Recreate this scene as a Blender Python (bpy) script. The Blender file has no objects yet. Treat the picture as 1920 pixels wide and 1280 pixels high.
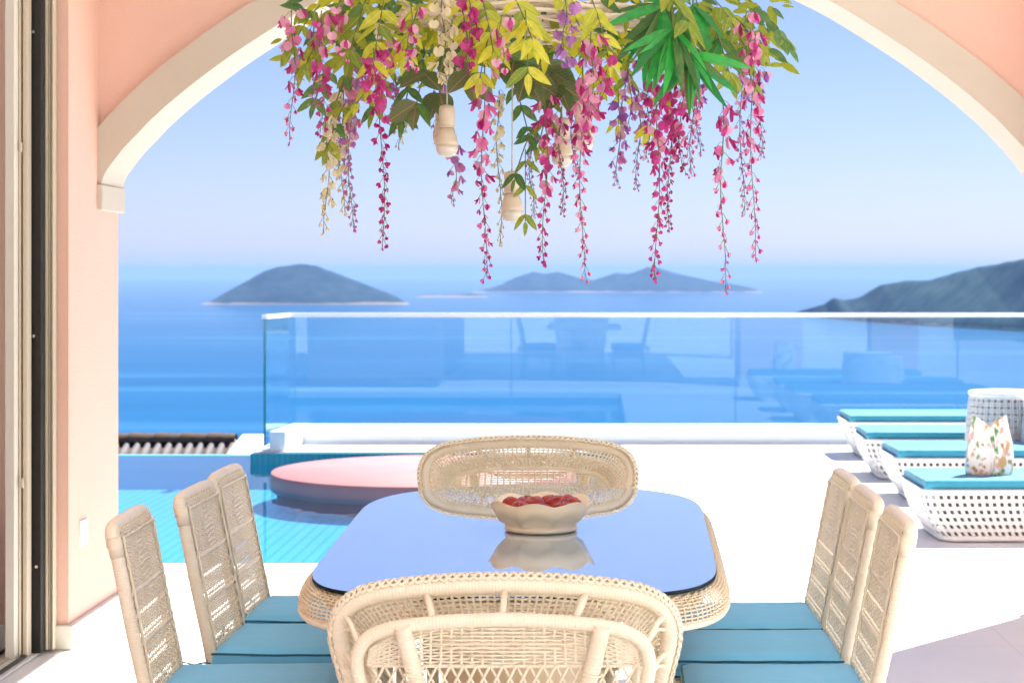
import bpy, bmesh, math, random
from mathutils import Vector, Matrix, noise

random.seed(7)
R = math.radians
S = bpy.context.scene
COL = S.collection

# ------------------------------------------------------------------ camera
F = 3500.0                       # focal length in pixels of the 1920 px wide photograph
PX, PY, CAMH = 1120.0, 515.0, 1.43
cam_d = bpy.data.cameras.new('camera')
cam = bpy.data.objects.new('camera', cam_d); COL.objects.link(cam)
cam.location = (0, 0, CAMH); cam.rotation_euler = (R(90), 0, 0)
cam_d.sensor_width = 36.0; cam_d.lens = F / 1920 * 36.0
cam_d.shift_x = (960 - PX) / 1920; cam_d.shift_y = (PY - 640) / 1920
cam_d.clip_start = 0.05; cam_d.clip_end = 200000
cam_d.dof.use_dof = True; cam_d.dof.focus_distance = 4.7; cam_d.dof.aperture_fstop = 8.0
S.camera = cam

# ------------------------------------------------------------------ world, sun
SUN_EL, SUN_AZ = 54.0, 42.0      # azimuth: degrees from +Y towards +X
W = bpy.data.worlds.new('World'); S.world = W; W.use_nodes = True
wt = W.node_tree; wt.nodes.clear()
sky = wt.nodes.new('ShaderNodeTexSky'); sky.sky_type = 'NISHITA'; sky.sun_disc = False
sky.sun_elevation = R(SUN_EL); sky.sun_rotation = R(SUN_AZ)
sky.altitude = 150; sky.air_density = 1.0; sky.dust_density = 0.25; sky.ozone_density = 3.0
tint = wt.nodes.new('ShaderNodeMix'); tint.data_type = 'RGBA'; tint.blend_type = 'MULTIPLY'
tint.inputs['Factor'].default_value = 1.0
tint.inputs['B'].default_value = (0.545, 0.53, 0.72, 1)
bg = wt.nodes.new('ShaderNodeBackground'); bg.inputs['Strength'].default_value = 0.05
wo = wt.nodes.new('ShaderNodeOutputWorld')
wt.links.new(sky.outputs[0], tint.inputs['A']); wt.links.new(tint.outputs['Result'], bg.inputs['Color'])
wt.links.new(bg.outputs[0], wo.inputs['Surface'])
sun_d = bpy.data.lights.new('sun', 'SUN'); sun_d.energy = 4.4; sun_d.angle = R(0.53); sun_d.color = (1.0, 0.955, 0.89)
sun = bpy.data.objects.new('sun', sun_d); COL.objects.link(sun)
sv = Vector((math.sin(R(SUN_AZ)) * math.cos(R(SUN_EL)), math.cos(R(SUN_AZ)) * math.cos(R(SUN_EL)), math.sin(R(SUN_EL))))
sun.rotation_euler = sv.to_track_quat('Z', 'Y').to_euler(); sun.location = sv * 40

S.view_settings.view_transform = 'Standard'; S.view_settings.look = 'None'
S.view_settings.exposure = 2.05; S.view_settings.gamma = 1.0; S.view_settings.use_curve_mapping = False
S.render.engine = 'CYCLES'
cy = S.cycles
cy.use_denoising = True; cy.max_bounces = 10; cy.diffuse_bounces = 5; cy.glossy_bounces = 5
cy.transparent_max_bounces = 24; cy.transmission_bounces = 6; cy.volume_bounces = 1
cy.sample_clamp_indirect = 6.0; cy.caustics_reflective = False; cy.caustics_refractive = False


# ------------------------------------------------------------------ helpers
def at(px, py, Y):
    """world point at distance Y in front of the camera that the photograph shows at pixel px, py"""
    return Vector(((px - PX) * Y / F, Y, CAMH - (py - PY) * Y / F))


class MB:
    def __init__(s):
        s.v = []; s.f = []; s.uv = []; s.mi = []; s.sm = []

    def face(s, idx, uv=None, m=0, smooth=False):
        s.f.append(tuple(idx)); s.uv.append(uv); s.mi.append(m); s.sm.append(smooth)

    def quad(s, a, b, c, d, m=0, smooth=False):
        n = len(s.v); s.v += [Vector(a), Vector(b), Vector(c), Vector(d)]
        s.face((n, n + 1, n + 2, n + 3), None, m, smooth)

    def box(s, x0, x1, y0, y1, z0, z1, m=0):
        n = len(s.v)
        s.v += [Vector(p) for p in ((x0, y0, z0), (x1, y0, z0), (x1, y1, z0), (x0, y1, z0), (x0, y0, z1), (x1, y0, z1), (x1, y1, z1), (x0, y1, z1))]
        for q in ((0, 3, 2, 1), (4, 5, 6, 7), (0, 1, 5, 4), (1, 2, 6, 5), (2, 3, 7, 6), (3, 0, 4, 7)):
            s.face([n + i for i in q], None, m)

    def rbox(s, x0, x1, y0, y1, z0, z1, r=0.01, seg=2, m=0, smooth=True):
        bm = bmesh.new(); bmesh.ops.create_cube(bm, size=1)
        for v in bm.verts:
            v.co = Vector((x0 + (v.co.x + .5) * (x1 - x0), y0 + (v.co.y + .5) * (y1 - y0), z0 + (v.co.z + .5) * (z1 - z0)))
        bmesh.ops.bevel(bm, geom=list(bm.edges), offset=r, segments=seg, affect='EDGES', profile=0.5)
        s.add_bm(bm, m, smooth); bm.free()

    def add_bm(s, bm, m=0, smooth=False, mat=None):
        n = len(s.v); bm.verts.ensure_lookup_table(); bm.verts.index_update()
        for v in bm.verts: s.v.append((mat @ v.co) if mat else v.co.copy())
        for f in bm.faces: s.face([n + v.index for v in f.verts], None, m, smooth)

    def prism(s, poly, z0, z1, m=0):
        """vertical prism over a polygon of (x, y)"""
        n = len(s.v); k = len(poly)
        s.v += [Vector((p[0], p[1], z0)) for p in poly] + [Vector((p[0], p[1], z1)) for p in poly]
        s.face([n + i for i in range(k)][::-1], None, m); s.face([n + k + i for i in range(k)], None, m)
        for i in range(k):
            j = (i + 1) % k; s.face((n + i, n + j, n + k + j, n + k + i), None, m)

    def tube(s, pts, r, n=6, closed=False, m=0, cap=True, flat=1.0, up=None):
        pts = [Vector(p) for p in pts]; k = len(pts)
        if k < 2: return
        rs = r if isinstance(r, (list, tuple)) else [r] * k
        T = []
        for i in range(k):
            a = pts[(i - 1) % k] if (closed or i > 0) else pts[i]
            b = pts[(i + 1) % k] if (closed or i < k - 1) else pts[i]
            t = (b - a)
            T.append(t.normalized() if t.length > 1e-9 else Vector((0, 0, 1)))
        ref = Vector(up) if up else (Vector((0, 0, 1)) if abs(T[0].z) < .9 else Vector((1, 0, 0)))
        nrm = (ref - T[0] * ref.dot(T[0])).normalized()
        base = len(s.v); L = 0.0; Ls = []
        for i in range(k):
            if i > 0:
                L += (pts[i] - pts[i - 1]).length
            if up:
                nn = ref - T[i] * ref.dot(T[i])
            else:
                nn = nrm - T[i] * nrm.dot(T[i])
            if nn.length > 1e-6: nrm = nn.normalized()
            bn = T[i].cross(nrm); Ls.append(L)
            for j in range(n):
                a = 2 * math.pi * (j + .5) / n
                s.v.append(pts[i] + nrm * (math.cos(a) * rs[i] * flat) + bn * (math.sin(a) * rs[i]))
        for i in range(k if closed else k - 1):
            i2 = (i + 1) % k
            la = Ls[i]; lb = Ls[i2] if i2 else L + (pts[0] - pts[-1]).length
            for j in range(n):
                j2 = (j + 1) % n
                s.face((base + i * n + j, base + i * n + j2, base + i2 * n + j2, base + i2 * n + j),
                       ((la, j / n), (la, (j + 1) / n), (lb, (j + 1) / n), (lb, j / n)), m, True)
        if cap and not closed:
            s.face([base + j for j in range(n)][::-1], None, m)
            s.face([base + (k - 1) * n + j for j in range(n)], None, m)

    def lathe(s, prof, n=32, c=(0, 0, 0), m=0, smooth=True, rad=None):
        """prof: (r, z) pairs; rad(angle, i) scales radius"""
        b = len(s.v); k = len(prof)
        for i, (r, z) in enumerate(prof):
            for j in range(n):
                a = 2 * math.pi * j / n; q = r; dz = 0
                if rad:
                    q, dz = rad(a, i, r)
                s.v.append(Vector((c[0] + q * math.cos(a), c[1] + q * math.sin(a), c[2] + z + dz)))
        for i in range(k - 1):
            for j in range(n):
                j2 = (j + 1) % n
                s.face((b + i * n + j, b + i * n + j2, b + (i + 1) * n + j2, b + (i + 1) * n + j), None, m, smooth)
        if prof[0][0] > 1e-6: s.face([b + j for j in range(n)][::-1], None, m)
        if prof[-1][0] > 1e-6: s.face([b + (k - 1) * n + j for j in range(n)], None, m)

    def grid(s, fn, nu, nv, m=0, smooth=True, closed_u=False):
        b = len(s.v)
        for j in range(nv):
            for i in range(nu): s.v.append(Vector(fn(i, j)))
        for j in range(nv - 1):
            for i in range(nu if closed_u else nu - 1):
                i2 = (i + 1) % nu
                s.face((b + j * nu + i, b + j * nu + i2, b + (j + 1) * nu + i2, b + (j + 1) * nu + i), None, m, smooth)

    def mesh(s, name, mats):
        me = bpy.data.meshes.new(name)
        me.from_pydata([tuple(v) for v in s.v], [], s.f)
        for m in (mats if isinstance(mats, (list, tuple)) else [mats]): me.materials.append(m)
        me.polygons.foreach_set('material_index', s.mi)
        me.polygons.foreach_set('use_smooth', s.sm)
        if any(u is not None for u in s.uv):
            ul = me.uv_layers.new(name='uv'); buf = []
            for f, u in zip(s.f, s.uv):
                if u is None: buf += [0.0, 0.0] * len(f)
                else:
                    for a in u: buf += [a[0], a[1]]
            ul.data.foreach_set('uv', buf)
        me.update()
        return me


def link(name, data, parent=None, loc=None, rot=None, scale=None):
    o = bpy.data.objects.new(name, data); COL.objects.link(o)
    if parent is not None: o.parent = parent
    if loc is not None: o.location = loc
    if rot is not None: o.rotation_euler = rot
    if scale is not None: o.scale = scale
    return o


def part(name, mb, mats, parent, kind=None, label=None, **k):
    o = link(name, mb.mesh(name, mats), parent, **k)
    if kind: o['kind'] = kind
    if label: o['label'] = label
    return o


def tag(o, label, cat, group=None):
    o['label'] = label; o['category'] = cat
    if group: o['group'] = group
    return o


def thing(name, label, cat, loc=(0, 0, 0), rz=0.0, group=None):
    o = link(name, None, None, loc, (0, 0, rz))
    return tag(o, label, cat, group)


def struct(name, mb, mats):
    o = link(name, mb.mesh(name, mats)); o['kind'] = 'structure'; return o


def copy_tree(o, parent=None):
    c = o.copy(); COL.objects.link(c); c.parent = parent
    for ch in list(o.children): copy_tree(ch, c)
    return c


# ------------------------------------------------------------------ materials
def nmat(name):
    m = bpy.data.materials.new(name); m.use_nodes = True
    t = m.node_tree; b = t.nodes['Principled BSDF']
    return m, t, b


def N(t, kind, **k):
    n = t.nodes.new(kind)
    for a, v in k.items():
        if hasattr(n, a): setattr(n, a, v)
    return n


def noise_col(t, c1, c2, scale, coord='Object', stretch=None, detail=4, lo=0.35, hi=0.65):
    tc = N(t, 'ShaderNodeTexCoord'); src = tc.outputs[coord]
    if stretch:
        mp = N(t, 'ShaderNodeMapping'); mp.inputs['Scale'].default_value = stretch
        t.links.new(src, mp.inputs['Vector']); src = mp.outputs[0]
    nz = N(t, 'ShaderNodeTexNoise'); nz.inputs['Scale'].default_value = scale; nz.inputs['Detail'].default_value = detail
    t.links.new(src, nz.inputs['Vector'])
    rp = N(t, 'ShaderNodeValToRGB')
    rp.color_ramp.elements[0].position = lo; rp.color_ramp.elements[0].color = (*c1, 1)
    rp.color_ramp.elements[1].position = hi; rp.color_ramp.elements[1].color = (*c2, 1)
    t.links.new(nz.outputs['Fac'], rp.inputs['Fac'])
    return rp, nz, src


def simple(name, c1, c2=None, scale=8, rough=0.6, bump=0.0, bscale=None, spec=0.5, metal=0.0, ior=1.45, stretch=None, detail=4):
    m, t, b = nmat(name)
    c2 = c2 or tuple(x * 0.9 for x in c1)
    rp, nz, src = noise_col(t, c1, c2, scale, stretch=stretch, detail=detail)
    t.links.new(rp.outputs[0], b.inputs['Base Color'])
    b.inputs['Roughness'].default_value = rough; b.inputs['Metallic'].default_value = metal
    b.inputs['IOR'].default_value = ior; b.inputs['Specular IOR Level'].default_value = spec
    if bump:
        n2 = N(t, 'ShaderNodeTexNoise'); n2.inputs['Scale'].default_value = bscale or scale * 4; n2.inputs['Detail'].default_value = 5
        t.links.new(src, n2.inputs['Vector'])
        bp = N(t, 'ShaderNodeBump'); bp.inputs['Strength'].default_value = bump; bp.inputs['Distance'].default_value = 0.01
        t.links.new(n2.outputs['Fac'], bp.inputs['Height']); t.links.new(bp.outputs[0], b.inputs['Normal'])
    return m


M = {}
M['paint'] = simple('salmon_wall_paint', (0.74, 0.485, 0.395), (0.70, 0.455, 0.37), 1.2, 0.85, 0.25, 90, 0.2)
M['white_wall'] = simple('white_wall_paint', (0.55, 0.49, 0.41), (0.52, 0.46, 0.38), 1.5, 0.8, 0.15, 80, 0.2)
M['ceiling'] = simple('white_ceiling_paint', (0.84, 0.82, 0.79), (0.82, 0.80, 0.77), 1.5, 0.85)
M['base'] = simple('stone_baseboard', (0.72, 0.68, 0.60), (0.66, 0.62, 0.54), 4, 0.5)
M['white'] = simple('white_coated_metal', (0.82, 0.83, 0.84), (0.79, 0.80, 0.82), 3, 0.35)
M['alu'] = simple('beige_aluminium', (0.62, 0.55, 0.42), (0.57, 0.50, 0.38), 6, 0.38, metal=0.25, stretch=(1, 1, .1))
M['alu_pale'] = simple('pale_aluminium', (0.74, 0.70, 0.62), (0.69, 0.65, 0.57), 6, 0.4, stretch=(1, 1, .1))
M['rubber'] = simple('black_gasket_rubber', (0.006, 0.006, 0.006), (0.010, 0.010, 0.009), 20, 0.45)
M['chrome'] = simple('bright_screw_steel', (0.75, 0.74, 0.7), None, 20, 0.25, metal=0.9)
M['pink'] = simple('pink_stone_top', (0.40, 0.18, 0.18), (0.37, 0.165, 0.165), 3, 0.55)
M['ceramic'] = simple('cream_ceramic_glaze', (0.86, 0.77, 0.57), (0.84, 0.74, 0.54), 4, 0.22, spec=0.5)
M['plastic'] = simple('cream_lamp_plastic', (0.70, 0.60, 0.46), (0.67, 0.57, 0.44), 6, 0.35)
M['frost'] = simple('frosted_bulb_glass', (0.74, 0.70, 0.60), (0.71, 0.67, 0.58), 6, 0.3)
M['cable'] = simple('grey_white_cable', (0.62, 0.60, 0.55), None, 20, 0.5)
M['tile_roof'] = simple('weathered_roof_tile', (0.07, 0.065, 0.07), (0.16, 0.15, 0.16), 9, 0.8, 0.4, 60)
M['tile_ridge'] = simple('dark_brown_ridge_tile', (0.05, 0.03, 0.022), (0.09, 0.055, 0.04), 9, 0.8, 0.4, 60)
M['cream_stone'] = simple('cream_parapet_stone', (0.78, 0.72, 0.60), (0.72, 0.66, 0.54), 3, 0.7, 0.2, 60)
M['white_weave'] = simple('white_resin_weave', (0.80, 0.80, 0.79), (0.74, 0.74, 0.74), 14, 0.45)
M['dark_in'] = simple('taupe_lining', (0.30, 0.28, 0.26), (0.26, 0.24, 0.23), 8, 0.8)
M['stem'] = simple('green_flower_stem', (0.10, 0.16, 0.05), (0.16, 0.17, 0.06), 30, 0.6)
M['red'] = simple('red_flower_petal', (0.55, 0.01, 0.02), (0.42, 0.008, 0.015), 30, 0.6)


def wicker(name, c1, c2, uvwrap=None, rough=0.5):
    m, t, b = nmat(name)
    rp, nz, src = noise_col(t, c1, c2, 22, detail=5)
    t.links.new(rp.outputs[0], b.inputs['Base Color'])
    b.inputs['Roughness'].default_value = rough; b.inputs['Specular IOR Level'].default_value = 0.4
    if uvwrap:
        uv = N(t, 'ShaderNodeUVMap'); sp = N(t, 'ShaderNodeSeparateXYZ'); t.links.new(uv.outputs[0], sp.inputs[0])
        ml = N(t, 'ShaderNodeMath', operation='MULTIPLY'); ml.inputs[1].default_value = math.pi / uvwrap
        sn = N(t, 'ShaderNodeMath', operation='SINE'); ab = N(t, 'ShaderNodeMath', operation='ABSOLUTE')
        t.links.new(sp.outputs['X'], ml.inputs[0]); t.links.new(ml.outputs[0], sn.inputs[0]); t.links.new(sn.outputs[0], ab.inputs[0])
        pw = N(t, 'ShaderNodeMath', operation='POWER'); pw.inputs[1].default_value = 0.35; t.links.new(ab.outputs[0], pw.inputs[0])
        bp = N(t, 'ShaderNodeBump'); bp.inputs['Strength'].default_value = 0.6; bp.inputs['Distance'].default_value = 0.0018
        t.links.new(pw.outputs[0], bp.inputs['Height']); t.links.new(bp.outputs[0], b.inputs['Normal'])
    return m


M['wick'] = wicker('cream_wicker_strand', (0.91, 0.83, 0.66), (0.87, 0.77, 0.58))
M['wrap'] = wicker('cream_cane_wrapping', (0.91, 0.83, 0.67), (0.88, 0.78, 0.60), 0.0065)
M['wick_tab'] = wicker('tan_wicker_strand', (0.84, 0.72, 0.52), (0.77, 0.63, 0.42))
M['wick_dis'] = wicker('bleached_wicker_stick', (0.80, 0.70, 0.56), (0.72, 0.61, 0.47))


def fabric(name, c1, c2):
    m, t, b = nmat(name)
    rp, nz, src = noise_col(t, c1, c2, 5)
    t.links.new(rp.outputs[0], b.inputs['Base Color'])
    b.inputs['Roughness'].default_value = 0.75; b.inputs['Sheen Weight'].default_value = 0.25; b.inputs['Specular IOR Level'].default_value = 0.3
    n1 = N(t, 'ShaderNodeTexNoise'); n1.inputs['Scale'].default_value = 7; n1.inputs['Detail'].default_value = 3
    n2 = N(t, 'ShaderNodeTexNoise'); n2.inputs['Scale'].default_value = 900
    t.links.new(src, n1.inputs['Vector']); t.links.new(src, n2.inputs['Vector'])
    b1 = N(t, 'ShaderNodeBump'); b1.inputs['Strength'].default_value = 0.35; b1.inputs['Distance'].default_value = 0.02
    b2 = N(t, 'ShaderNodeBump'); b2.inputs['Strength'].default_value = 0.15; b2.inputs['Distance'].default_value = 0.001
    t.links.new(n1.outputs['Fac'], b1.inputs['Height']); t.links.new(n2.outputs['Fac'], b2.inputs['Height'])
    t.links.new(b1.outputs[0], b2.inputs['Normal']); t.links.new(b2.outputs[0], b.inputs['Normal'])
    return m


M['teal'] = fabric('teal_blue_canvas', (0.19, 0.62, 0.95), (0.175, 0.58, 0.90))
M['teal_pipe'] = fabric('dark_teal_piping', (0.02, 0.15, 0.24), (0.018, 0.13, 0.21))
M['teal_out'] = fabric('turquoise_outdoor_canvas', (0.035, 0.27, 0.39), (0.03, 0.245, 0.36))


def petal(name, c1, c2, trans=0.45, scale=55, vein=False):
    m, t, b = nmat(name); t.nodes.remove(b)
    rp, nz, src = noise_col(t, c1, c2, scale)
    oi = N(t, 'ShaderNodeObjectInfo'); ad = N(t, 'ShaderNodeMath', operation='MULTIPLY_ADD'); ad.inputs[1].default_value = 0.45
    su = N(t, 'ShaderNodeMath', operation='SUBTRACT'); su.inputs[1].default_value = 0.22
    t.links.new(oi.outputs['Random'], ad.inputs[0]); t.links.new(nz.outputs['Fac'], ad.inputs[2]); t.links.new(ad.outputs[0], su.inputs[0]); t.links.new(su.outputs[0], rp.inputs['Fac'])
    d = N(t, 'ShaderNodeBsdfDiffuse'); tr = N(t, 'ShaderNodeBsdfTranslucent'); gl = N(t, 'ShaderNodeBsdfGlossy'); gl.inputs['Roughness'].default_value = 0.45
    mx = N(t, 'ShaderNodeMixShader'); mx.inputs[0].default_value = trans
    m2 = N(t, 'ShaderNodeMixShader'); m2.inputs[0].default_value = 0.04
    colour = rp.outputs[0]
    if vein:                                                        # midrib and side veins along the leaf's own axes
        sx = N(t, 'ShaderNodeSeparateXYZ'); t.links.new(src, sx.inputs[0])
        ay = N(t, 'ShaderNodeMath', operation='ABSOLUTE'); t.links.new(sx.outputs['Y'], ay.inputs[0])
        mid = N(t, 'ShaderNodeMath', operation='LESS_THAN'); mid.inputs[1].default_value = 0.014; t.links.new(ay.outputs[0], mid.inputs[0])
        k1 = N(t, 'ShaderNodeMath', operation='MULTIPLY_ADD'); k1.inputs[1].default_value = -0.9; t.links.new(ay.outputs[0], k1.inputs[0]); t.links.new(sx.outputs['X'], k1.inputs[2])
        k2 = N(t, 'ShaderNodeMath', operation='MULTIPLY'); k2.inputs[1].default_value = 62.0; t.links.new(k1.outputs[0], k2.inputs[0])
        k3 = N(t, 'ShaderNodeMath', operation='SINE'); t.links.new(k2.outputs[0], k3.inputs[0])
        k4 = N(t, 'ShaderNodeMath', operation='GREATER_THAN'); k4.inputs[1].default_value = 0.86; t.links.new(k3.outputs[0], k4.inputs[0])
        k5 = N(t, 'ShaderNodeMath', operation='MULTIPLY'); k5.inputs[1].default_value = 0.45; t.links.new(k4.outputs[0], k5.inputs[0])
        k6 = N(t, 'ShaderNodeMath', operation='MAXIMUM'); t.links.new(mid.outputs[0], k6.inputs[0]); t.links.new(k5.outputs[0], k6.inputs[1])
        k7 = N(t, 'ShaderNodeMath', operation='MULTIPLY'); k7.inputs[1].default_value = 0.5; t.links.new(k6.outputs[0], k7.inputs[0])
        mc = N(t, 'ShaderNodeMix', data_type='RGBA'); mc.inputs['B'].default_value = (*vein, 1)
        t.links.new(k7.outputs[0], mc.inputs['Factor']); t.links.new(rp.outputs[0], mc.inputs['A']); colour = mc.outputs['Result']
    for n in (d, tr): t.links.new(colour, n.inputs['Color'])
    t.links.new(d.outputs[0], mx.inputs[1]); t.links.new(tr.outputs[0], mx.inputs[2])
    t.links.new(mx.outputs[0], m2.inputs[1]); t.links.new(gl.outputs[0], m2.inputs[2])
    t.links.new(m2.outputs[0], t.nodes['Material Output'].inputs['Surface'])
    return m


M['p_mag'] = petal('magenta_petal', (0.44, 0.02, 0.18), (0.64, 0.07, 0.32))
M['p_pink'] = petal('pink_petal', (0.72, 0.15, 0.40), (0.82, 0.46, 0.60))
M['p_pale'] = petal('pale_mauve_petal', (0.66, 0.36, 0.48), (0.52, 0.16, 0.38))
M['p_pur'] = petal('purple_petal', (0.34, 0.09, 0.46), (0.52, 0.24, 0.58))
M['p_cream'] = petal('cream_petal', (0.78, 0.70, 0.44), (0.74, 0.68, 0.52))
M['l_yel'] = petal('yellow_green_leaf', (0.66, 0.62, 0.02), (0.46, 0.50, 0.02), 0.4, 12)
M['l_oli'] = petal('olive_green_leaf', (0.30, 0.34, 0.02), (0.17, 0.25, 0.02), 0.4, 12)
M['l_drk'] = petal('dark_green_leaf', (0.05, 0.14, 0.03), (0.10, 0.20, 0.04), 0.3, 12)
M['l_brt'] = petal('bright_palm_leaf', (0.03, 0.42, 0.05), (0.03, 0.24, 0.06), 0.4, 9)
M['l_red'] = petal('red_veined_leaf', (0.07, 0.16, 0.03), (0.20, 0.15, 0.07), 0.3, 45)


def floor_mat():
    m, t, b = nmat('white_terrace_stone')
    rp, nz, src = noise_col(t, (0.80, 0.79, 0.77), (0.76, 0.75, 0.73), 2.0)
    br = N(t, 'ShaderNodeTexBrick'); br.offset = 0.0
    br.inputs['Scale'].default_value = 1.0; br.inputs['Mortar Size'].default_value = 0.003; br.inputs['Mortar Smooth'].default_value = 0.2
    br.inputs['Brick Width'].default_value = 0.8; br.inputs['Row Height'].default_value = 0.8
    br.inputs['Color1'].default_value = (1, 1, 1, 1); br.inputs['Color2'].default_value = (0.985, 0.985, 0.98, 1); br.inputs['Mortar'].default_value = (0.86, 0.85, 0.84, 1)
    t.links.new(src, br.inputs['Vector'])
    mx = N(t, 'ShaderNodeMix', data_type='RGBA', blend_type='MULTIPLY'); mx.inputs['Factor'].default_value = 1
    t.links.new(rp.outputs[0], mx.inputs['A']); t.links.new(br.outputs['Color'], mx.inputs['B'])
    t.links.new(mx.outputs['Result'], b.inputs['Base Color'])
    b.inputs['Roughness'].default_value = 0.45; b.inputs['Specular IOR Level'].default_value = 0.35
    return m


def pool_mat(name, c1, c2, grout, size):
    m, t, b = nmat(name)
    tc = N(t, 'ShaderNodeTexCoord')
    br = N(t, 'ShaderNodeTexBrick'); br.offset = 0.0; br.inputs['Scale'].default_value = 1.0
    br.inputs['Brick Width'].default_value = size; br.inputs['Row Height'].default_value = size; br.inputs['Mortar Size'].default_value = size * 0.14
    br.inputs['Color1'].default_value = (*c1, 1); br.inputs['Color2'].default_value = (*c2, 1); br.inputs['Mortar'].default_value = (*grout, 1)
    t.links.new(tc.outputs['Object'], br.inputs['Vector']); t.links.new(br.outputs['Color'], b.inputs['Base Color'])
    b.inputs['Roughness'].default_value = 0.3
    return m


def fres_glass(name, tintc, gloss, f0, bump=None, rough=0.0, power=5.0, fmax=1.0):
    """a clear sheet: tinted see-through plus a mirror part that grows towards grazing (Schlick)"""
    m, t, b = nmat(name); t.nodes.remove(b)
    tr = N(t, 'ShaderNodeBsdfTransparent'); tr.inputs['Color'].default_value = (*tintc, 1)
    gl = N(t, 'ShaderNodeBsdfGlossy'); gl.inputs['Color'].default_value = (*gloss, 1); gl.inputs['Roughness'].default_value = rough
    lw = N(t, 'ShaderNodeLayerWeight'); lw.inputs['Blend'].default_value = 0.5
    pw = N(t, 'ShaderNodeMath', operation='POWER'); pw.inputs[1].default_value = power
    t.links.new(lw.outputs['Facing'], pw.inputs[0])
    mr = N(t, 'ShaderNodeMapRange'); mr.inputs['To Min'].default_value = f0; mr.inputs['To Max'].default_value = fmax
    t.links.new(pw.outputs[0], mr.inputs['Value'])
    mx = N(t, 'ShaderNodeMixShader')
    t.links.new(mr.outputs[0], mx.inputs[0]); t.links.new(tr.outputs[0], mx.inputs[1]); t.links.new(gl.outputs[0], mx.inputs[2])
    t.links.new(mx.outputs[0], t.nodes['Material Output'].inputs['Surface'])
    if bump:
        tc = N(t, 'ShaderNodeTexCoord'); nz = N(t, 'ShaderNodeTexNoise'); nz.inputs['Scale'].default_value = bump[0]; nz.inputs['Detail'].default_value = 2
        t.links.new(tc.outputs['Object'], nz.inputs['Vector'])
        bp = N(t, 'ShaderNodeBump'); bp.inputs['Strength'].default_value = bump[1]; bp.inputs['Distance'].default_value = bump[2]
        t.links.new(nz.outputs['Fac'], bp.inputs['Height']); t.links.new(bp.outputs[0], gl.inputs['Normal'])
    return m


M['floor'] = floor_mat()
M['pool'] = pool_mat('turquoise_pool_mosaic', (0.15, 0.37, 0.56), (0.17, 0.40, 0.59), (0.08, 0.27, 0.47), 0.075)
M['pool_deep'] = pool_mat('deep_blue_pool_mosaic', (0.10, 0.46, 0.74), (0.11, 0.49, 0.77), (0.09, 0.42, 0.70), 0.045)
M['pool_wall'] = pool_mat('teal_pool_mosaic', (0.0, 0.26, 0.34), (0.0, 0.30, 0.38), (0.0, 0.20, 0.28), 0.045)
M['water'] = fres_glass('clear_pool_water', (0.55, 0.90, 0.98), (0.95, 0.98, 1.0), 0.02, (2.6, 0.22, 0.02), 0.01, 5.0, 0.75)
M['rail_glass'] = fres_glass('blue_tinted_rail_glass', (0.90, 0.98, 1.0), (0.80, 0.93, 1.0), 0.024, None, 0.0)
M['rail_edge'] = simple('teal_glass_edge', (0.0, 0.20, 0.30), (0.0, 0.24, 0.34), 5, 0.1)
M['door_glass'] = fres_glass('clear_door_glass', (0.92, 0.96, 0.95), (1, 1, 1), 0.04)

# table glass: bright mirror-like sheet
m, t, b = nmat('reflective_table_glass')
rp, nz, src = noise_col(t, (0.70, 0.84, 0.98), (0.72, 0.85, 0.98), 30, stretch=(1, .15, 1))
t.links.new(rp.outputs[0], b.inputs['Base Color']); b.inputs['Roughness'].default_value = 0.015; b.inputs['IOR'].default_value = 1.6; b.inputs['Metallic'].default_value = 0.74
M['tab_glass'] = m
M['gasket'] = simple('dark_glass_edge', (0.008, 0.02, 0.025), None, 20, 0.5, spec=0.15)

# sea
m, t, b = nmat('open_sea_water')
rp, nz, src = noise_col(t, (0.001, 0.056, 0.155), (0.004, 0.074, 0.19), 1.0, stretch=(0.0012, 0.0040, 1), detail=6, lo=.3, hi=.7)
rp2, nz2, src2 = noise_col(t, (0, 0, 0), (1, 1, 1), 1.0, stretch=(0.00035, 0.0030, 1), detail=4, lo=.56, hi=.74)
mx = N(t, 'ShaderNodeMix', data_type='RGBA'); mx.inputs['B'].default_value = (0.03, 0.13, 0.25, 1)
ml = N(t, 'ShaderNodeMath', operation='MULTIPLY'); ml.inputs[1].default_value = 0.85
t.links.new(rp2.outputs[0], ml.inputs[0]); t.links.new(ml.outputs[0], mx.inputs['Factor'])
t.links.new(rp.outputs[0], mx.inputs['A']); t.links.new(mx.outputs['Result'], b.inputs['Base Color'])
b.inputs['Roughness'].default_value = 0.6; b.inputs['Specular IOR Level'].default_value = 0.04
gl = N(t, 'ShaderNodeBsdfGlossy'); gl.inputs['Roughness'].default_value = 0.12
lw = N(t, 'ShaderNodeLayerWeight'); lw.inputs['Blend'].default_value = 0.5
pw = N(t, 'ShaderNodeMath', operation='POWER'); pw.inputs[1].default_value = 38.0
m8 = N(t, 'ShaderNodeMath', operation='MULTIPLY'); m8.inputs[1].default_value = 0.8
mxs = N(t, 'ShaderNodeMixShader')
t.links.new(lw.outputs['Facing'], pw.inputs[0]); t.links.new(pw.outputs[0], m8.inputs[0]); t.links.new(m8.outputs[0], mxs.inputs[0])
t.links.new(b.outputs[0], mxs.inputs[1]); t.links.new(gl.outputs[0], mxs.inputs[2]); t.links.new(mxs.outputs[0], t.nodes['Material Output'].inputs['Surface'])
M['sea'] = m


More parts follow.
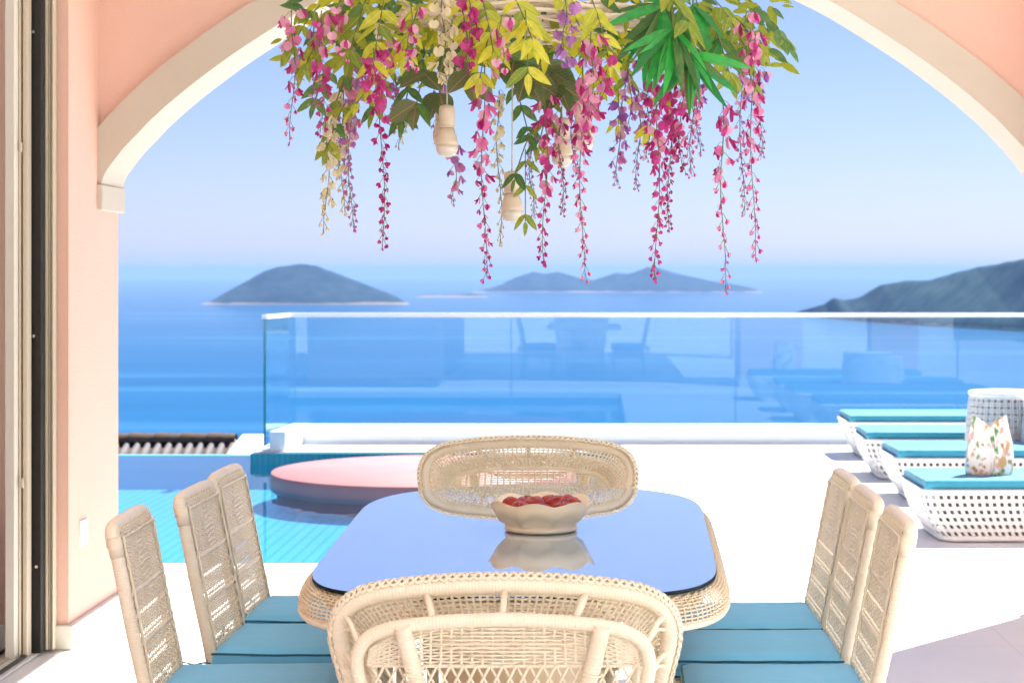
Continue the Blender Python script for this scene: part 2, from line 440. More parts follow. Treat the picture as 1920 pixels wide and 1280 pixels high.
def land_mat(name, g1, g2, rock, zrock, scale):
    m, t, b = nmat(name)
    rp, nz, src = noise_col(t, g1, g2, scale, detail=8)
    sp = N(t, 'ShaderNodeSeparateXYZ'); t.links.new(src, sp.inputs[0])
    n2 = N(t, 'ShaderNodeTexNoise'); n2.inputs['Scale'].default_value = scale * 0.6; n2.inputs['Detail'].default_value = 5; t.links.new(src, n2.inputs['Vector'])
    a = N(t, 'ShaderNodeMath', operation='MULTIPLY_ADD'); a.inputs[1].default_value = -zrock * 3.0
    t.links.new(n2.outputs['Fac'], a.inputs[0]); t.links.new(sp.outputs['Z'], a.inputs[2])
    mr = N(t, 'ShaderNodeMapRange'); mr.inputs['From Min'].default_value = -zrock * 0.9; mr.inputs['From Max'].default_value = -zrock * 0.4
    mr.inputs['To Min'].default_value = 1; mr.inputs['To Max'].default_value = 0
    t.links.new(a.outputs[0], mr.inputs['Value'])
    mx = N(t, 'ShaderNodeMix', data_type='RGBA'); mx.inputs['B'].default_value = (*rock, 1)
    t.links.new(mr.outputs[0], mx.inputs['Factor']); t.links.new(rp.outputs[0], mx.inputs['A'])
    t.links.new(mx.outputs['Result'], b.inputs['Base Color']); b.inputs['Roughness'].default_value = 0.95; b.inputs['Specular IOR Level'].default_value = 0.1
    return m


M['isl'] = land_mat('scrubby_island', (0.004, 0.022, 0.034), (0.022, 0.040, 0.055), (0.22, 0.18, 0.14), 9, 0.012)
M['head'] = land_mat('wooded_headland', (0.005, 0.036, 0.045), (0.032, 0.065, 0.07), (0.28, 0.24, 0.18), 8, 0.02)
M['hill'] = simple('dry_hillside_scrub', (0.06, 0.08, 0.03), (0.20, 0.17, 0.10), 0.15, 0.95, detail=8)

# ------------------------------------------------------------------ far setting: sea, islands, hillside
SEA = -150.0
mb = MB(); mb.quad((-45000, -3000, SEA), (45000, -3000, SEA), (45000, 60000, SEA), (-45000, 60000, SEA)); struct('sea', mb, M['sea'])


def land(name, pts, Dfun, depth, mat, nx=120, ny=22, rough=0.06, seed=0):
    """pts: skyline pixels; Dfun(px): distance of the near shore"""
    mb = MB(); xs = [p[0] for p in pts]
    def sky_y(x):
        for (x0, y0), (x1, y1) in zip(pts, pts[1:]):
            if x0 <= x <= x1: return y0 + (y1 - y0) * (x - x0) / (x1 - x0)
        return pts[-1][1]
    def fn(i, j):
        px = xs[0] + (xs[-1] - xs[0]) * i / (nx - 1); D = Dfun(px)
        edge = min(1, 4 * min(i, nx - 1 - i) / nx)
        Yr = D + depth * .45 * (0.35 + .65 * edge)
        h = max(0.0, CAMH - (sky_y(px) - PY) * Yr / F - SEA)
        v = j / (ny - 1)
        prof = math.sin(math.pi * min(1, v / .9)) ** 0.85 if v < .9 else 0
        if v < .45: prof = (v / .45) ** .8
        else: prof = max(0, 1 - (v - .45) / .55) ** .9
        Y = D + depth * v * (0.35 + .65 * edge)
        X = (px - PX) * (Yr if edge > 0 else Yr) / F
        nz = noise.fractal(Vector((X / 260 + seed, Y / 260, seed)), 1.0, 2.0, 5)
        z = h * prof * (1 + rough * 4 * nz * (1 - prof)) + h * rough * nz * prof
        if prof <= 0.001: z = -6
        return (X, Y, max(z, -6))
    mb.grid(fn, nx, ny)
    o = struct(name, mb, mat); o.location.z = SEA
    return o


land('island', [(380, 571), (400, 562), (440, 538), (470, 521), (500, 505), (530, 497), (562, 494), (592, 497), (640, 513), (700, 538), (745, 556), (765, 570)], lambda x: 9500, 900, M['isl'], seed=3)
land('island', [(775, 558), (800, 552), (850, 553), (880, 550), (915, 556)], lambda x: 12600, 500, M['isl'], nx=50, seed=5)
land('island', [(880, 549), (915, 541), (940, 533), (965, 520), (1000, 508), (1022, 512), (1045, 507), (1085, 520), (1110, 525), (1155, 510), (1178, 512), (1215, 498), (1240, 502), (1262, 510), (1330, 525), (1400, 537), (1425, 546)], lambda x: 16000, 1500, M['isl'], seed=9, rough=.03)
def head_d(x):
    k = min(1, max(0, (x - 1500) / 420)); return 6900 - 2300 * k ** .6
land('headland', [(1495, 584), (1520, 577), (1545, 570), (1563, 557), (1582, 562), (1610, 556), (1650, 535), (1700, 524), (1750, 520), (1800, 508), (1850, 500), (1900, 487), (1950, 478), (2100, 455), (2400, 430), (2800, 440)], head_d, 1500, M['head'], nx=260, ny=40, seed=13, rough=.05)

mb = MB()
def hill(i, j):
    x = -400 + 800 * i / 40; k = j / 40
    y = -300 + 700 * k
    z = -6 - max(0, y - 18) * .42 if y > 18 else -6 + max(0, -y - 8) * .35
    z += 2.5 * noise.noise(Vector((x / 30, y / 30, 0))) * min(1, abs(y - 5) / 60)
    return (x, y, z)
mb.grid(hill, 41, 41); struct('hillside', mb, M['hill'])

# ------------------------------------------------------------------ terrace floor and pool
Y1, Y2 = 7.57, 7.87
WL = -0.10                       # pool water level
XR = 0.28                        # right pool edge
mb = MB()
mb.box(-9, 9, -9.3, 8.78, -0.4, 0)
mb.box(XR, 9, 8.78, 16.2, -0.4, 0)
mb.box(-2.78, XR, 15.1, 16.2, -0.4, 0)
struct('terrace_floor', mb, M['floor'])
mb = MB(); mb.rbox(-9, XR, 8.78, 9.12, -0.06, 0.022, 0.008, 2, smooth=False); struct('pool_coping', mb, M['floor'])
mb = MB()
mb.box(-3.8, XR, 9.12, 14.6, -1.7, -0.25)                       # shallow shelf
struct('pool_shelf', mb, M['pool'])
mb = MB()
mb.box(-9, XR, 9.12, 15.82, -1.9, -1.71)
struct('pool_floor', mb, M['pool_deep'])
mb = MB()
mb.box(-9, XR + .02, 8.98, 9.115, -1.7, -0.061)                  # near wall
mb.box(XR - .012, XR - .002, 9.12, 15.1, -1.7, -0.012)           # right wall
mb.box(-2.78, XR - .012, 15.06, 15.098, -1.7, -0.012)            # far wall under the deck
mb.box(-2.80, -2.781, 15.06, 15.9, -1.7, -0.012)
struct('pool_wall', mb, M['pool_wall'])
mb = MB(); mb.box(-9, -2.80, 15.80, 15.90, -1.7, WL + .002); struct('pool_overflow_edge', mb, M['pool_deep'])
mb = MB(); mb.quad((-9, 9.115, WL), (XR - .012, 9.115, WL), (XR - .012, 15.06, WL), (-9, 15.06, WL))
mb.quad((-9, 15.06, WL), (-2.80, 15.06, WL), (-2.80, 15.80, WL), (-9, 15.80, WL)); struct('pool_water', mb, M['water'])

# pink round platform
o = thing('round_platform', 'pink round stone platform standing in the pool', 'platform', (-1.27, 13.72, 0))
mb = MB(); mb.lathe([(1.10, -0.135), (1.115, -0.125), (1.115, -0.008), (1.108, 0.0), (0, 0.0)], 96); part('top_slab', mb, M['pink'], o)
mb = MB(); mb.lathe([(1.07, -0.25), (1.07, -0.136)], 96); part('drum', mb, M['pink'], o)

# ------------------------------------------------------------------ villa (arch, walls, ceiling)
villa = thing('villa', 'salmon pink villa terrace with a wide white trimmed arch', 'building', (0, 0, 0))
s_ = Y2 / F; XC = (1078 - PX) * s_
half = [(0, -112), (100, -104), (200, -80), (310, -46), (412, 0), (470, 29), (522, 60), (577, 95), (622, 125), (680, 168), (722, 202), (760, 236), (785, 262), (808, 286), (828, 311), (842, 331), (850, 352)]
arch = [(XC - u * s_, CAMH + (PY - y) * s_) for u, y in half][::-1] + [(XC + u * s_, CAMH + (PY - y) * s_) for u, y in half][1:]
# smooth (Catmull-Rom)
def crom(p, n=4):
    out = []
    for i in range(len(p) - 1):
        p0 = p[max(0, i - 1)]; p1 = p[i]; p2 = p[i + 1]; p3 = p[min(len(p) - 1, i + 2)]
        for k in range(n):
            t = k / n
            out.append(tuple(0.5 * ((2 * b) + (-a + c) * t + (2 * a - 5 * b + 4 * c - d) * t * t + (-a + 3 * b - 3 * c + d) * t ** 3) for a, b, c, d in zip(p0, p1, p2, p3)))
    out.append(p[-1]); return out
arch = crom(arch)
XL, XRW = -2.02, 1.83
ZT = 3.5
def offset(curve, d):
    out = []
    for i, p in enumerate(curve):
        a = Vector(curve[max(0, i - 1)]); b = Vector(curve[min(len(curve) - 1, i + 1)])
        t = (b - a).normalized(); n = Vector((-t.y, t.x)); out.append((p[0] + n.x * d, p[1] + n.y * d))
    return out
band = offset(arch, 0.135)
aw = MB()
for i in range(len(arch) - 1):
    a, b = arch[i], arch[i + 1]
    aw.quad((a[0], Y1, a[1]), (b[0], Y1, b[1]), (b[0], Y1, ZT), (a[0], Y1, ZT))
    aw.quad((a[0], Y2 - .003, ZT), (b[0], Y2 - .003, ZT), (b[0], Y2 - .003, b[1]), (a[0], Y2 - .003, a[1]))
for xa, xb, zz in ((-2.06, arch[0][0], arch[0][1]), (arch[-1][0], 1.90, arch[-1][1])):
    aw.quad((xa, Y1, zz), (xb, Y1, zz), (xb, Y1, ZT), (xa, Y1, ZT))
part('arch_wall', aw, M['paint'], villa)
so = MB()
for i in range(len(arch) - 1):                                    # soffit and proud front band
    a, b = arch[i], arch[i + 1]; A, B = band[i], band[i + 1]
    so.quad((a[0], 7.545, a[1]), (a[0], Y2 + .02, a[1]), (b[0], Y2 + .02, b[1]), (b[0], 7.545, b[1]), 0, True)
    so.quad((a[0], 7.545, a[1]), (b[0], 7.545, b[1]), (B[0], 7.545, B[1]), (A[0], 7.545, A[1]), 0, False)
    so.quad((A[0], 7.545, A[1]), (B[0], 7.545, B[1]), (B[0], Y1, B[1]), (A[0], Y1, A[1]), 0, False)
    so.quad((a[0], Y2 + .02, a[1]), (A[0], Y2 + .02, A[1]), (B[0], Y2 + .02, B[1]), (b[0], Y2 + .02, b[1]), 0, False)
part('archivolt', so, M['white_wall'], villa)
zi = arch[0][1]
for x0, x1 in ((-2.2, -1.998), (1.808, 2.0)):
    mb = MB(); mb.rbox(x0, x1, 7.535, 7.90, zi - .107, zi - .002, .004, 1, smooth=False); part('impost', mb, M['white_wall'], villa)
mb = MB(); mb.box(-2.6, XL, 7.13, Y2, 0, ZT); mb.box(-3.7, -2.602, 7.45, Y2 - .002, 0, ZT); part('pillar', mb, M['paint'], villa)
mb = MB(); mb.box(XRW, 2.62, 7.05, Y2, 0, ZT); part('pillar', mb, M['paint'], villa)
for x0, x1, y0, y1 in ((-2.62, -1.998, 7.112, 7.895), (1.808, 2.64, 7.03, 7.892)):
    mb = MB(); mb.rbox(x0, x1, y0, y1, 0.001, 0.095, .004, 1, smooth=False); part('baseboard', mb, M['base'], villa)
mb = MB(); mb.box(-7, 2.7, -.6, 7.568, 3.3, 3.52); part('ceiling', mb, M['ceiling'], villa)
mb = MB(); mb.box(-7, 7, -5.2, -5.0, 0, 3.4); part('bounce_wall', mb, M['ceiling'], villa)  # unseen white wall, added behind the camera to bounce sunlight onto the chairs
mb = MB(); mb.box(-2.5, -2.3, -.6, 6.35, 0, 3.3); part('side_wall', mb, M['paint'], villa)
mb = MB(); mb.box(2.40, 2.68, -.6, 7.05, 3.0, 3.3); part('beam', mb, M['paint'], villa)
mb = MB(); mb.box(2.3, 2.7, -.6, -.2, 0, 3.0); part('pillar', mb, M['paint'], villa)
mb = MB(); mb.box(2.70, 3.6, 7.5, Y2 - .004, 2.4, ZT); mb.box(3.5, 4.1, 7.45, Y2, 0, 2.4); part('pillar', mb, M['paint'], villa)
mb = MB(); mb.box(-2.9, -.42, 7.89, 9.72, 3.30, 3.48); part('shade_slab', mb, M['ceiling'], villa)  # added slab out of view, keeps the sun off the left pillar wall
mb = MB(); mb.rbox(-2.022, -2.012, 7.275, 7.375, .372, .472, .003, 1); o = part('socket_plate', mb, M['white'], villa)
mb = MB(); mb.rbox(-2.0125, -2.009, 7.30, 7.35, .385, .459, .002, 1); part('socket_cover', mb, M['white'], o)

# sliding door frame on the left
door = thing('sliding_door', 'beige aluminium sliding door frame with a black gasket strip beside the pink wall', 'door', (0, 0, 0))
def vbox(name, px0, px1, Yc, dy, mat, par, X1=None):
    a = (px0 - PX) * Yc / F; b = (px1 - PX) * Yc / F
    mb = MB(); mb.rbox(a, b, Yc, Yc + dy, 0.012, 3.29, .003, 1, smooth=False); return part(name, mb, mat, par)
for a, b, dy in ((96, 101, .030), (90, 95, .020), (84, 89, .030), (77.5, 83, .016)):
    vbox('jamb_rib', a, b, 7.09 - dy, dy, M['alu'], door)
vbox('jamb', 70, 102, 7.093, .035, M['alu'], door)
g = vbox('gasket_strip', 52, 77, 7.00, .05, M['rubber'], door)
vbox('stile', 42, 51.5, 6.93, .05, M['alu'], door)
vbox('gasket_strip', 38.5, 41.8, 6.95, .03, M['rubber'], door)
vbox('stile', 34, 38.3, 6.92, .05, M['alu'], door)
vbox('gasket_strip', 28, 33.8, 6.93, .04, M['rubber'], door)
vbox('stile', 9, 27.6, 6.88, .06, M['alu_pale'], door)
for px, py in ((62, 60), (62.5, 630), (68, 1062)):
    p = at(px, py, 6.995); mb = MB(); mb.lathe([(0, -.004), (.005, -.003), (.006, 0)], 10)
    part('screw', mb, M['chrome'], door, loc=p, rot=(R(90), 0, 0))
for px, py in ((39, 276), (42, 905)):
    p = at(px, py, 6.915); mb = MB(); mb.rbox(-.006, .006, -.006, .004, -.018, .018, .004, 2); part('latch', mb, M['alu'], door, loc=p)
mb = MB(); mb.rbox(-2.34, -2.10, 2.0, 7.09, .001, .012, .003, 1, smooth=False); tr = part('threshold', mb, M['alu_pale'], door)
for x in (-2.30, -2.24, -2.18, -2.13):
    mb = MB(); mb.box(x, x + .012, 2.0, 7.085, .0125, .022); part('track', mb, M['rubber'] if x in (-2.24, -2.13) else M['alu'], tr)
mb = MB(); mb.box(-2.262, -2.254, 6.36, 6.88, .03, 3.25); part('pane', mb, M['door_glass'], door)

# red flowers inside the house, seen past the door edge
vs = thing('red_flower_pot', 'red flowers in a pot behind the glass of the door', 'flowers', (-2.62, 7.62, 0))
vs.location = (-2.40, 6.92, 0); vs.scale = (1, 1, .8)
mb = MB(); mb.lathe([(.10, 0), (.13, .05), (.14, .35), (.12, .38), (.10, .36), (0, .35)], 24); part('pot', mb, M['base'], vs)
for k in range(26):
    a = k * 2.4; rr = .05 + .15 * random.random(); h = .42 + .3 * random.random()
    mb = MB()
    for q in range(6):
        b_ = q * math.pi / 3; d = Vector((math.cos(b_), math.sin(b_), .4)); n2 = Vector((-math.sin(b_), math.cos(b_), 0))
        mb.quad((0, 0, 0), d * .03 + n2 * .018, d * .055, d * .03 - n2 * .018)
    part('blossom', mb, M['red'], vs, loc=(math.cos(a) * rr, math.sin(a) * rr, h), rot=(random.uniform(-.8, .8), random.uniform(-.8, .8), a))
mb = MB()
for k in range(14):
    a = k * 2.4; mb.tube([(0, 0, .33), (math.cos(a) * .06, math.sin(a) * .06, .45), (math.cos(a) * .13, math.sin(a) * .13, .58)], .004, 4)
part('stem', mb, M['stem'], vs)

# ------------------------------------------------------------------ glass railing
YR_ = 15.79
rail = thing('glass_railing', 'frameless blue tinted glass railing with white top rail at the terrace edge', 'railing', (0, 0, 0))
xs = [-2.617, (958 - PX) * YR_ / F, (1380 - PX) * YR_ / F, (1798 - PX) * YR_ / F, 4.95, 6.85, 8.75]
for a, b in zip(xs, xs[1:]):
    mb = MB(); mb.box(a + .007, b - .007, YR_ + .05, YR_ + .066, .12, 1.075); part('glass_panel', mb, M['rail_glass'], rail)
mb = MB(); mb.rbox(-2.63, 8.9, YR_ + .035, YR_ + .081, 1.072, 1.106, .006, 2, smooth=False); part('top_rail', mb, M['white'], rail)
def skew(x0, y0, x1, y1, w, z0, z1):
    return [(x0, y0), (x0 + w, y0), (x1 + w, y1), (x1, y1)]
rp0, rp1 = (-2.70, 15.12), (-2.632, YR_ + .05)
mb = MB(); mb.prism(skew(*rp0, *rp1, .016, 0, 0), .12, 1.073); part('glass_panel', mb, M['rail_glass'], rail)
mb = MB(); mb.prism([(rp0[0] - .003, rp0[1] - .012), (rp0[0] + .019, rp0[1] - .012), (rp0[0] + .019, rp0[1] - .001), (rp0[0] - .003, rp0[1] - .001)], .05, 1.073); part('glass_edge', mb, M['rail_edge'], rail)
mb = MB(); mb.prism([(rp0[0] - .016, rp0[1] - .02), (rp0[0] + .03, rp0[1] - .02), (rp1[0] + .03, rp1[1] - .017), (rp1[0] - .016, rp1[1] - .017)], 1.0735, 1.104); part('top_rail', mb, M['white'], rail)
# base: channel with a rounded lower moulding
prof = [(0.0, 0.158), (-.012, .154), (-.012, .085), (-.004, .065), (-.004, .03), (-.03, .012), (-.03, .001)]
mb = MB()
for (a, b), (c, d) in zip(prof, prof[1:]):
    mb.quad((-2.60, YR_ + a, b), (8.9, YR_ + a, b), (8.9, YR_ + c, d), (-2.60, YR_ + c, d))
mb.quad((-2.60, YR_, .158), (-2.60, YR_ + .16, .158), (8.9, YR_ + .16, .158), (8.9, YR_, .158))
mb.quad((-2.60, YR_ + .16, .158), (-2.60, YR_ + .16, -.3), (8.9, YR_ + .16, -.3), (8.9, YR_ + .16, .158))
part('base_channel', mb, M['white'], rail)
mb = MB(); mb.prism([(-2.66, 15.14), (-2.53, 15.14), (-2.47, YR_ + .158), (-2.602, YR_ + .158)], .001, .16); part('base_channel', mb, M['white'], rail)

# lower tiled roof and its cream parapet beyond the pool
roof = thing('tiled_roof', 'lower roof of grey barrel tiles with a dark brown ridge beyond the pool edge', 'roof', (0, 0, 0))
mb = MB(); mb.quad((-9, 16.4, -.62), (-3.05, 16.4, -.62), (-3.40, 17.8, -.16), (-9, 17.8, -.16)); part('roof_deck', mb, M['tile_ridge'], roof)
til = MB()
def tile_fn(i, j):
    a = math.pi * i / 7; k = j / 2
    return (math.cos(a) * (.036 - .004 * k), 1.36 * k, math.sin(a) * .036 + .44 * k)
til.grid(tile_fn, 8, 3); til.quad((-.036, 0, 0), (.036, 0, 0), (.02, 0, .03), (-.02, 0, .03))
tme = til.mesh('tile', M['tile_roof'])
for k in range(44):
    link('tile', tme, roof, (-3.36 - k * .1 + .0, 16.42, -.605))
rid = MB()
def rid_fn(i, j):
    a = math.pi * i / 8; r = .075 + (.012 if j == 0 else 0)
    return (.26 * j / 1, math.cos(a) * r, math.sin(a) * r)
rid.grid(rid_fn, 9, 2)
rme = rid.mesh('ridge_tile', M['tile_ridge'])
for k in range(20):
    link('ridge_tile', rme, roof, (-3.70 - k * .25, 17.78, -.155))
o = thing('parapet', 'cream stone parapet cap beside the end of the glass railing', 'wall', (0, 0, 0))
mb = MB(); mb.prism([(-3.16, 15.92), (-2.85, 15.92), (-3.2, 17.9), (-3.40, 17.9)], -.16, -.098); part('cap', mb, M['cream_stone'], o)
mb = MB(); mb.prism([(-3.13, 15.95), (-2.88, 15.95), (-3.22, 17.87), (-3.38, 17.87)], -3, -.161); part('wall', mb, M['white_wall'], o)


# ------------------------------------------------------------------ weaving
def weave(mb, Sf, ns, rows, rs, rw, amp, u0=0.0, u1=1.0, v0=0.0, v1=1.0, closed=False, sub=2, nst=10, stake_on=True, jitter=0.0, nsd=4):
    """Sf(u, v) -> point on the panel; ns stakes, weavers at the v values in rows that pass in front of and behind the stakes"""
    e = 1e-3
    def nrm(u, v):
        p = Vector(Sf(u, v)); a = Vector(Sf(min(u1, u + e), v)) - Vector(Sf(max(u0, u - e) if not closed else u - e, v)); b = Vector(Sf(u, v + e)) - Vector(Sf(u, v - e))
        n = a.cross(b)
        return n.normalized() if n.length > 1e-12 else Vector((0, 1, 0))
    us = [u0 + (u1 - u0) * (i / ns if closed else i / (ns - 1)) for i in range(ns)]
    if stake_on:
        for u in us:
            mb.tube([Sf(u, v0 + (v1 - v0) * k / nst) for k in range(nst + 1)], rs, nsd, cap=False)
    for r, v in enumerate(rows):
        pts = []; tot = ns * sub if closed else (ns - 1) * sub + 1
        for k in range(tot):
            u = u0 + (u1 - u0) * (k / (ns * sub) if closed else k / ((ns - 1) * sub))
            s = math.cos(math.pi * k / sub) * (1 if r % 2 else -1)
            vv = v + jitter * (random.random() - .5)
            pts.append(Vector(Sf(u, vv)) + nrm(u, v) * amp * s)
        mb.tube(pts, rw, nsd, closed=closed, cap=False)


# ------------------------------------------------------------------ dining table
TX = -0.19
table = thing('dining_table', 'long wicker dining table with a reflective glass top and rounded corners', 'table', (TX, 5.0, 0))
def tab_out(n=160, off=0.0):
    """outline of the glass: straight sides, bowed ends, rounded corners; local coordinates"""
    pts = []
    key = [(0.0, -1.055), (.20, -1.04), (.32, -1.0), (.395, -.94), (.44, -.84), (.462, -.72), (.47, -.55), (.482, -.1), (.492, .35), (.492, .50), (.475, .65), (.43, .79), (.35, .90), (.24, .985), (.12, 1.03), (0.0, 1.045)]
    full = key + [(-x, y) for x, y in key[::-1][1:-1]]
    k = len(full)
    for i in range(k):
        p0, p1, p2, p3 = full[i - 1], full[i], full[(i + 1) % k], full[(i + 2) % k]
        for q in range(6):
            t = q / 6
            pts.append(tuple(0.5 * ((2 * b) + (-a + c) * t + (2 * a - 5 * b + 4 * c - d) * t * t + (-a + 3 * b - 3 * c + d) * t ** 3) for a, b, c, d in zip(p0, p1, p2, p3)))
    # resample evenly
    L = [0]
    for i in range(len(pts)):
        a, b = pts[i], pts[(i + 1) % len(pts)]; L.append(L[-1] + math.hypot(b[0] - a[0], b[1] - a[1]))
    out = []; j = 0
    for i in range(n):
        d = L[-1] * i / n
        while L[j + 1] < d: j += 1
        f = (d - L[j]) / max(1e-9, L[j + 1] - L[j]); a, b = pts[j], pts[(j + 1) % len(pts)]
        out.append((a[0] + (b[0] - a[0]) * f, a[1] + (b[1] - a[1]) * f))
    res = []
    for i in range(n):
        a = Vector(out[i - 1]); b = Vector(out[(i + 1) % n]); t = (b - a).normalized(); nn = Vector((t.y, -t.x))
        res.append((out[i][0] + nn.x * off, out[i][1] + nn.y * off))
    return res
OUT = tab_out(160)
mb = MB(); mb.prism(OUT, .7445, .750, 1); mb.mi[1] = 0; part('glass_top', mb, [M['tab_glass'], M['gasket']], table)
mb = MB(); mb.prism(tab_out(160, .001), .7415, .744); part('glass_edge', mb, M['gasket'], table)
mb = MB(); mb.prism(tab_out(160, -.028), .690, .737); part('top_board', mb, M['wick_tab'], table)
NS = 330
O2 = tab_out(NS * 2)
def apron(u, v):
    i = u * NS * 2; i0 = int(math.floor(i)) % (NS * 2); i1 = (i0 + 1) % (NS * 2); f = i - math.floor(i)
    x = O2[i0][0] * (1 - f) + O2[i1][0] * f; y = O2[i0][1] * (1 - f) + O2[i1][1] * f
    a = Vector(O2[i0 - 1]); b = Vector(O2[(i1 + 1) % (NS * 2)]); t = (b - a).normalized()
    ang = v * math.pi * .62
    off = -.008 + .036 * math.sin(ang); z = .735 - .036 * (1 - math.cos(ang)) - .010 * v
    return Vector((x + t.y * off, y - t.x * off, z))
mb = MB(); weave(mb, apron, NS, [k / 10 for k in range(11)], .0022, .0026, .0024, closed=True, nst=7)
part('woven_apron', mb, M['wick_tab'], table, kind='stuff')
mb = MB()
mb.tube([apron(k / 160, 1.02) for k in range(160)], .008, 6, closed=True); part('apron_rim', mb, M['wrap'], table)
for sy in (-.55, .55):
    mb = MB(); mb.lathe([(.24, 0), (.25, .03), (.20, .10), (.16, .35), (.20, .60), (.26, .70)], 40, (0, sy, 0)); part('pedestal', mb, M['wick_tab'], table)

# bowl with red fruit
BX, BY = -0.150, 4.97
bowl = thing('fruit_bowl', 'cream ceramic bowl with a scalloped rim on the glass table', 'bowl', (BX, BY, .7505))
def scal(a, i, r):
    k = [0, 0, 0, .15, .5, 1, 1, .5, .1, 0, 0][min(i, 10)]
    w = abs(math.cos(4 * a + .35))
    return r * (1 + .035 * k * (w - .5)), .016 * k * (w - .62)
mb = MB(); mb.lathe([(.0, .0), (.088, 0), (.097, .004), (.097, .012), (.090, .017), (.118, .040), (.142, .082), (.1375, .081), (.112, .042), (.085, .022), (0, .019)], 128, rad=lambda a, i, r: scal(a, i, r) if i in (4, 5, 6, 7, 8) else (r, 0))
part('bowl_body', mb, M['ceramic'], bowl)
mf, t, b = nmat('ripe_red_fruit_skin')
rp, nz, src = noise_col(t, (0.26, 0.006, 0.005), (0.42, 0.03, 0.008), 26, detail=3); t.links.new(rp.outputs[0], b.inputs['Base Color'])
b.inputs['Roughness'].default_value = 0.22
M['fruit'] = mf
fr = MB(); fr.lathe([(0, -.026), (.012, -.026), (.024, -.019), (.031, -.004), (.030, .010), (.023, .021), (.012, .0255), (.004, .0235), (0, .022)], 22)
fme = fr.mesh('skin', M['fruit'])
cx = MB(); cx.tube([(0, 0, .021), (.001, 0, .027), (.003, .001, .031)], .0012, 5); cme = cx.mesh('stalk', M['stem'])
spots = [(-.055, -.045, .066), (.005, -.062, .064), (.058, -.035, .066), (-.078, .015, .070), (-.018, .0, .074), (.04, .018, .075), (.082, .02, .068), (-.04, .055, .070), (.02, .06, .069), (.066, .062, .07)]
for i, (x, y, z) in enumerate(spots):
    f = thing('red_fruit', 'shiny red fruit heaped in the cream scalloped bowl', 'fruit', (BX + x, BY + y, .7505 + z - .012), group='red fruit in the bowl')
    rot = (random.uniform(-.7, .7), random.uniform(-.7, .7), random.uniform(0, 6))
    link('skin', fme, f, rot=rot); link('stalk', cme, f, rot=rot)


# ------------------------------------------------------------------ side chairs
def cushion(mb, w, d, z0, z1, y0, bulge=.019):
    n = 18
    def top(i, j):
        u = i / (n - 1) * 2 - 1; v = j / (n - 1) * 2 - 1
        e = max(0, 1 - max(abs(u), abs(v)) ** 6)
        return (u * w / 2, y0 + (v + 1) / 2 * d, z1 - .006 + bulge * e ** .5 * (1 - .25 * u * u) + .002 * noise.noise(Vector((u * 3, v * 3, w * 9))))
    mb.grid(top, n, n)
    per = [(i, 0) for i in range(n)] + [(n - 1, j) for j in range(1, n)] + [(i, n - 1) for i in range(n - 2, -1, -1)] + [(0, j) for j in range(n - 2, 0, -1)]
    def side(i, j):
        p = Vector(top(*per[i % len(per)])); k = j / 4
        q = Vector((p.x, p.y - y0 - d / 2, 0)); sc = 1 + .012 * math.sin(math.pi * k)
        return (p.x * sc, y0 + d / 2 + (p.y - y0 - d / 2) * sc, p.z + (z0 - p.z) * k)
    mb.grid(lambda i, j: side(len(per) - 1 - i, j), len(per), 5, closed_u=True)
    return [Vector(top(*p)) for p in per], [Vector(side(i, 4)) for i in range(len(per))]


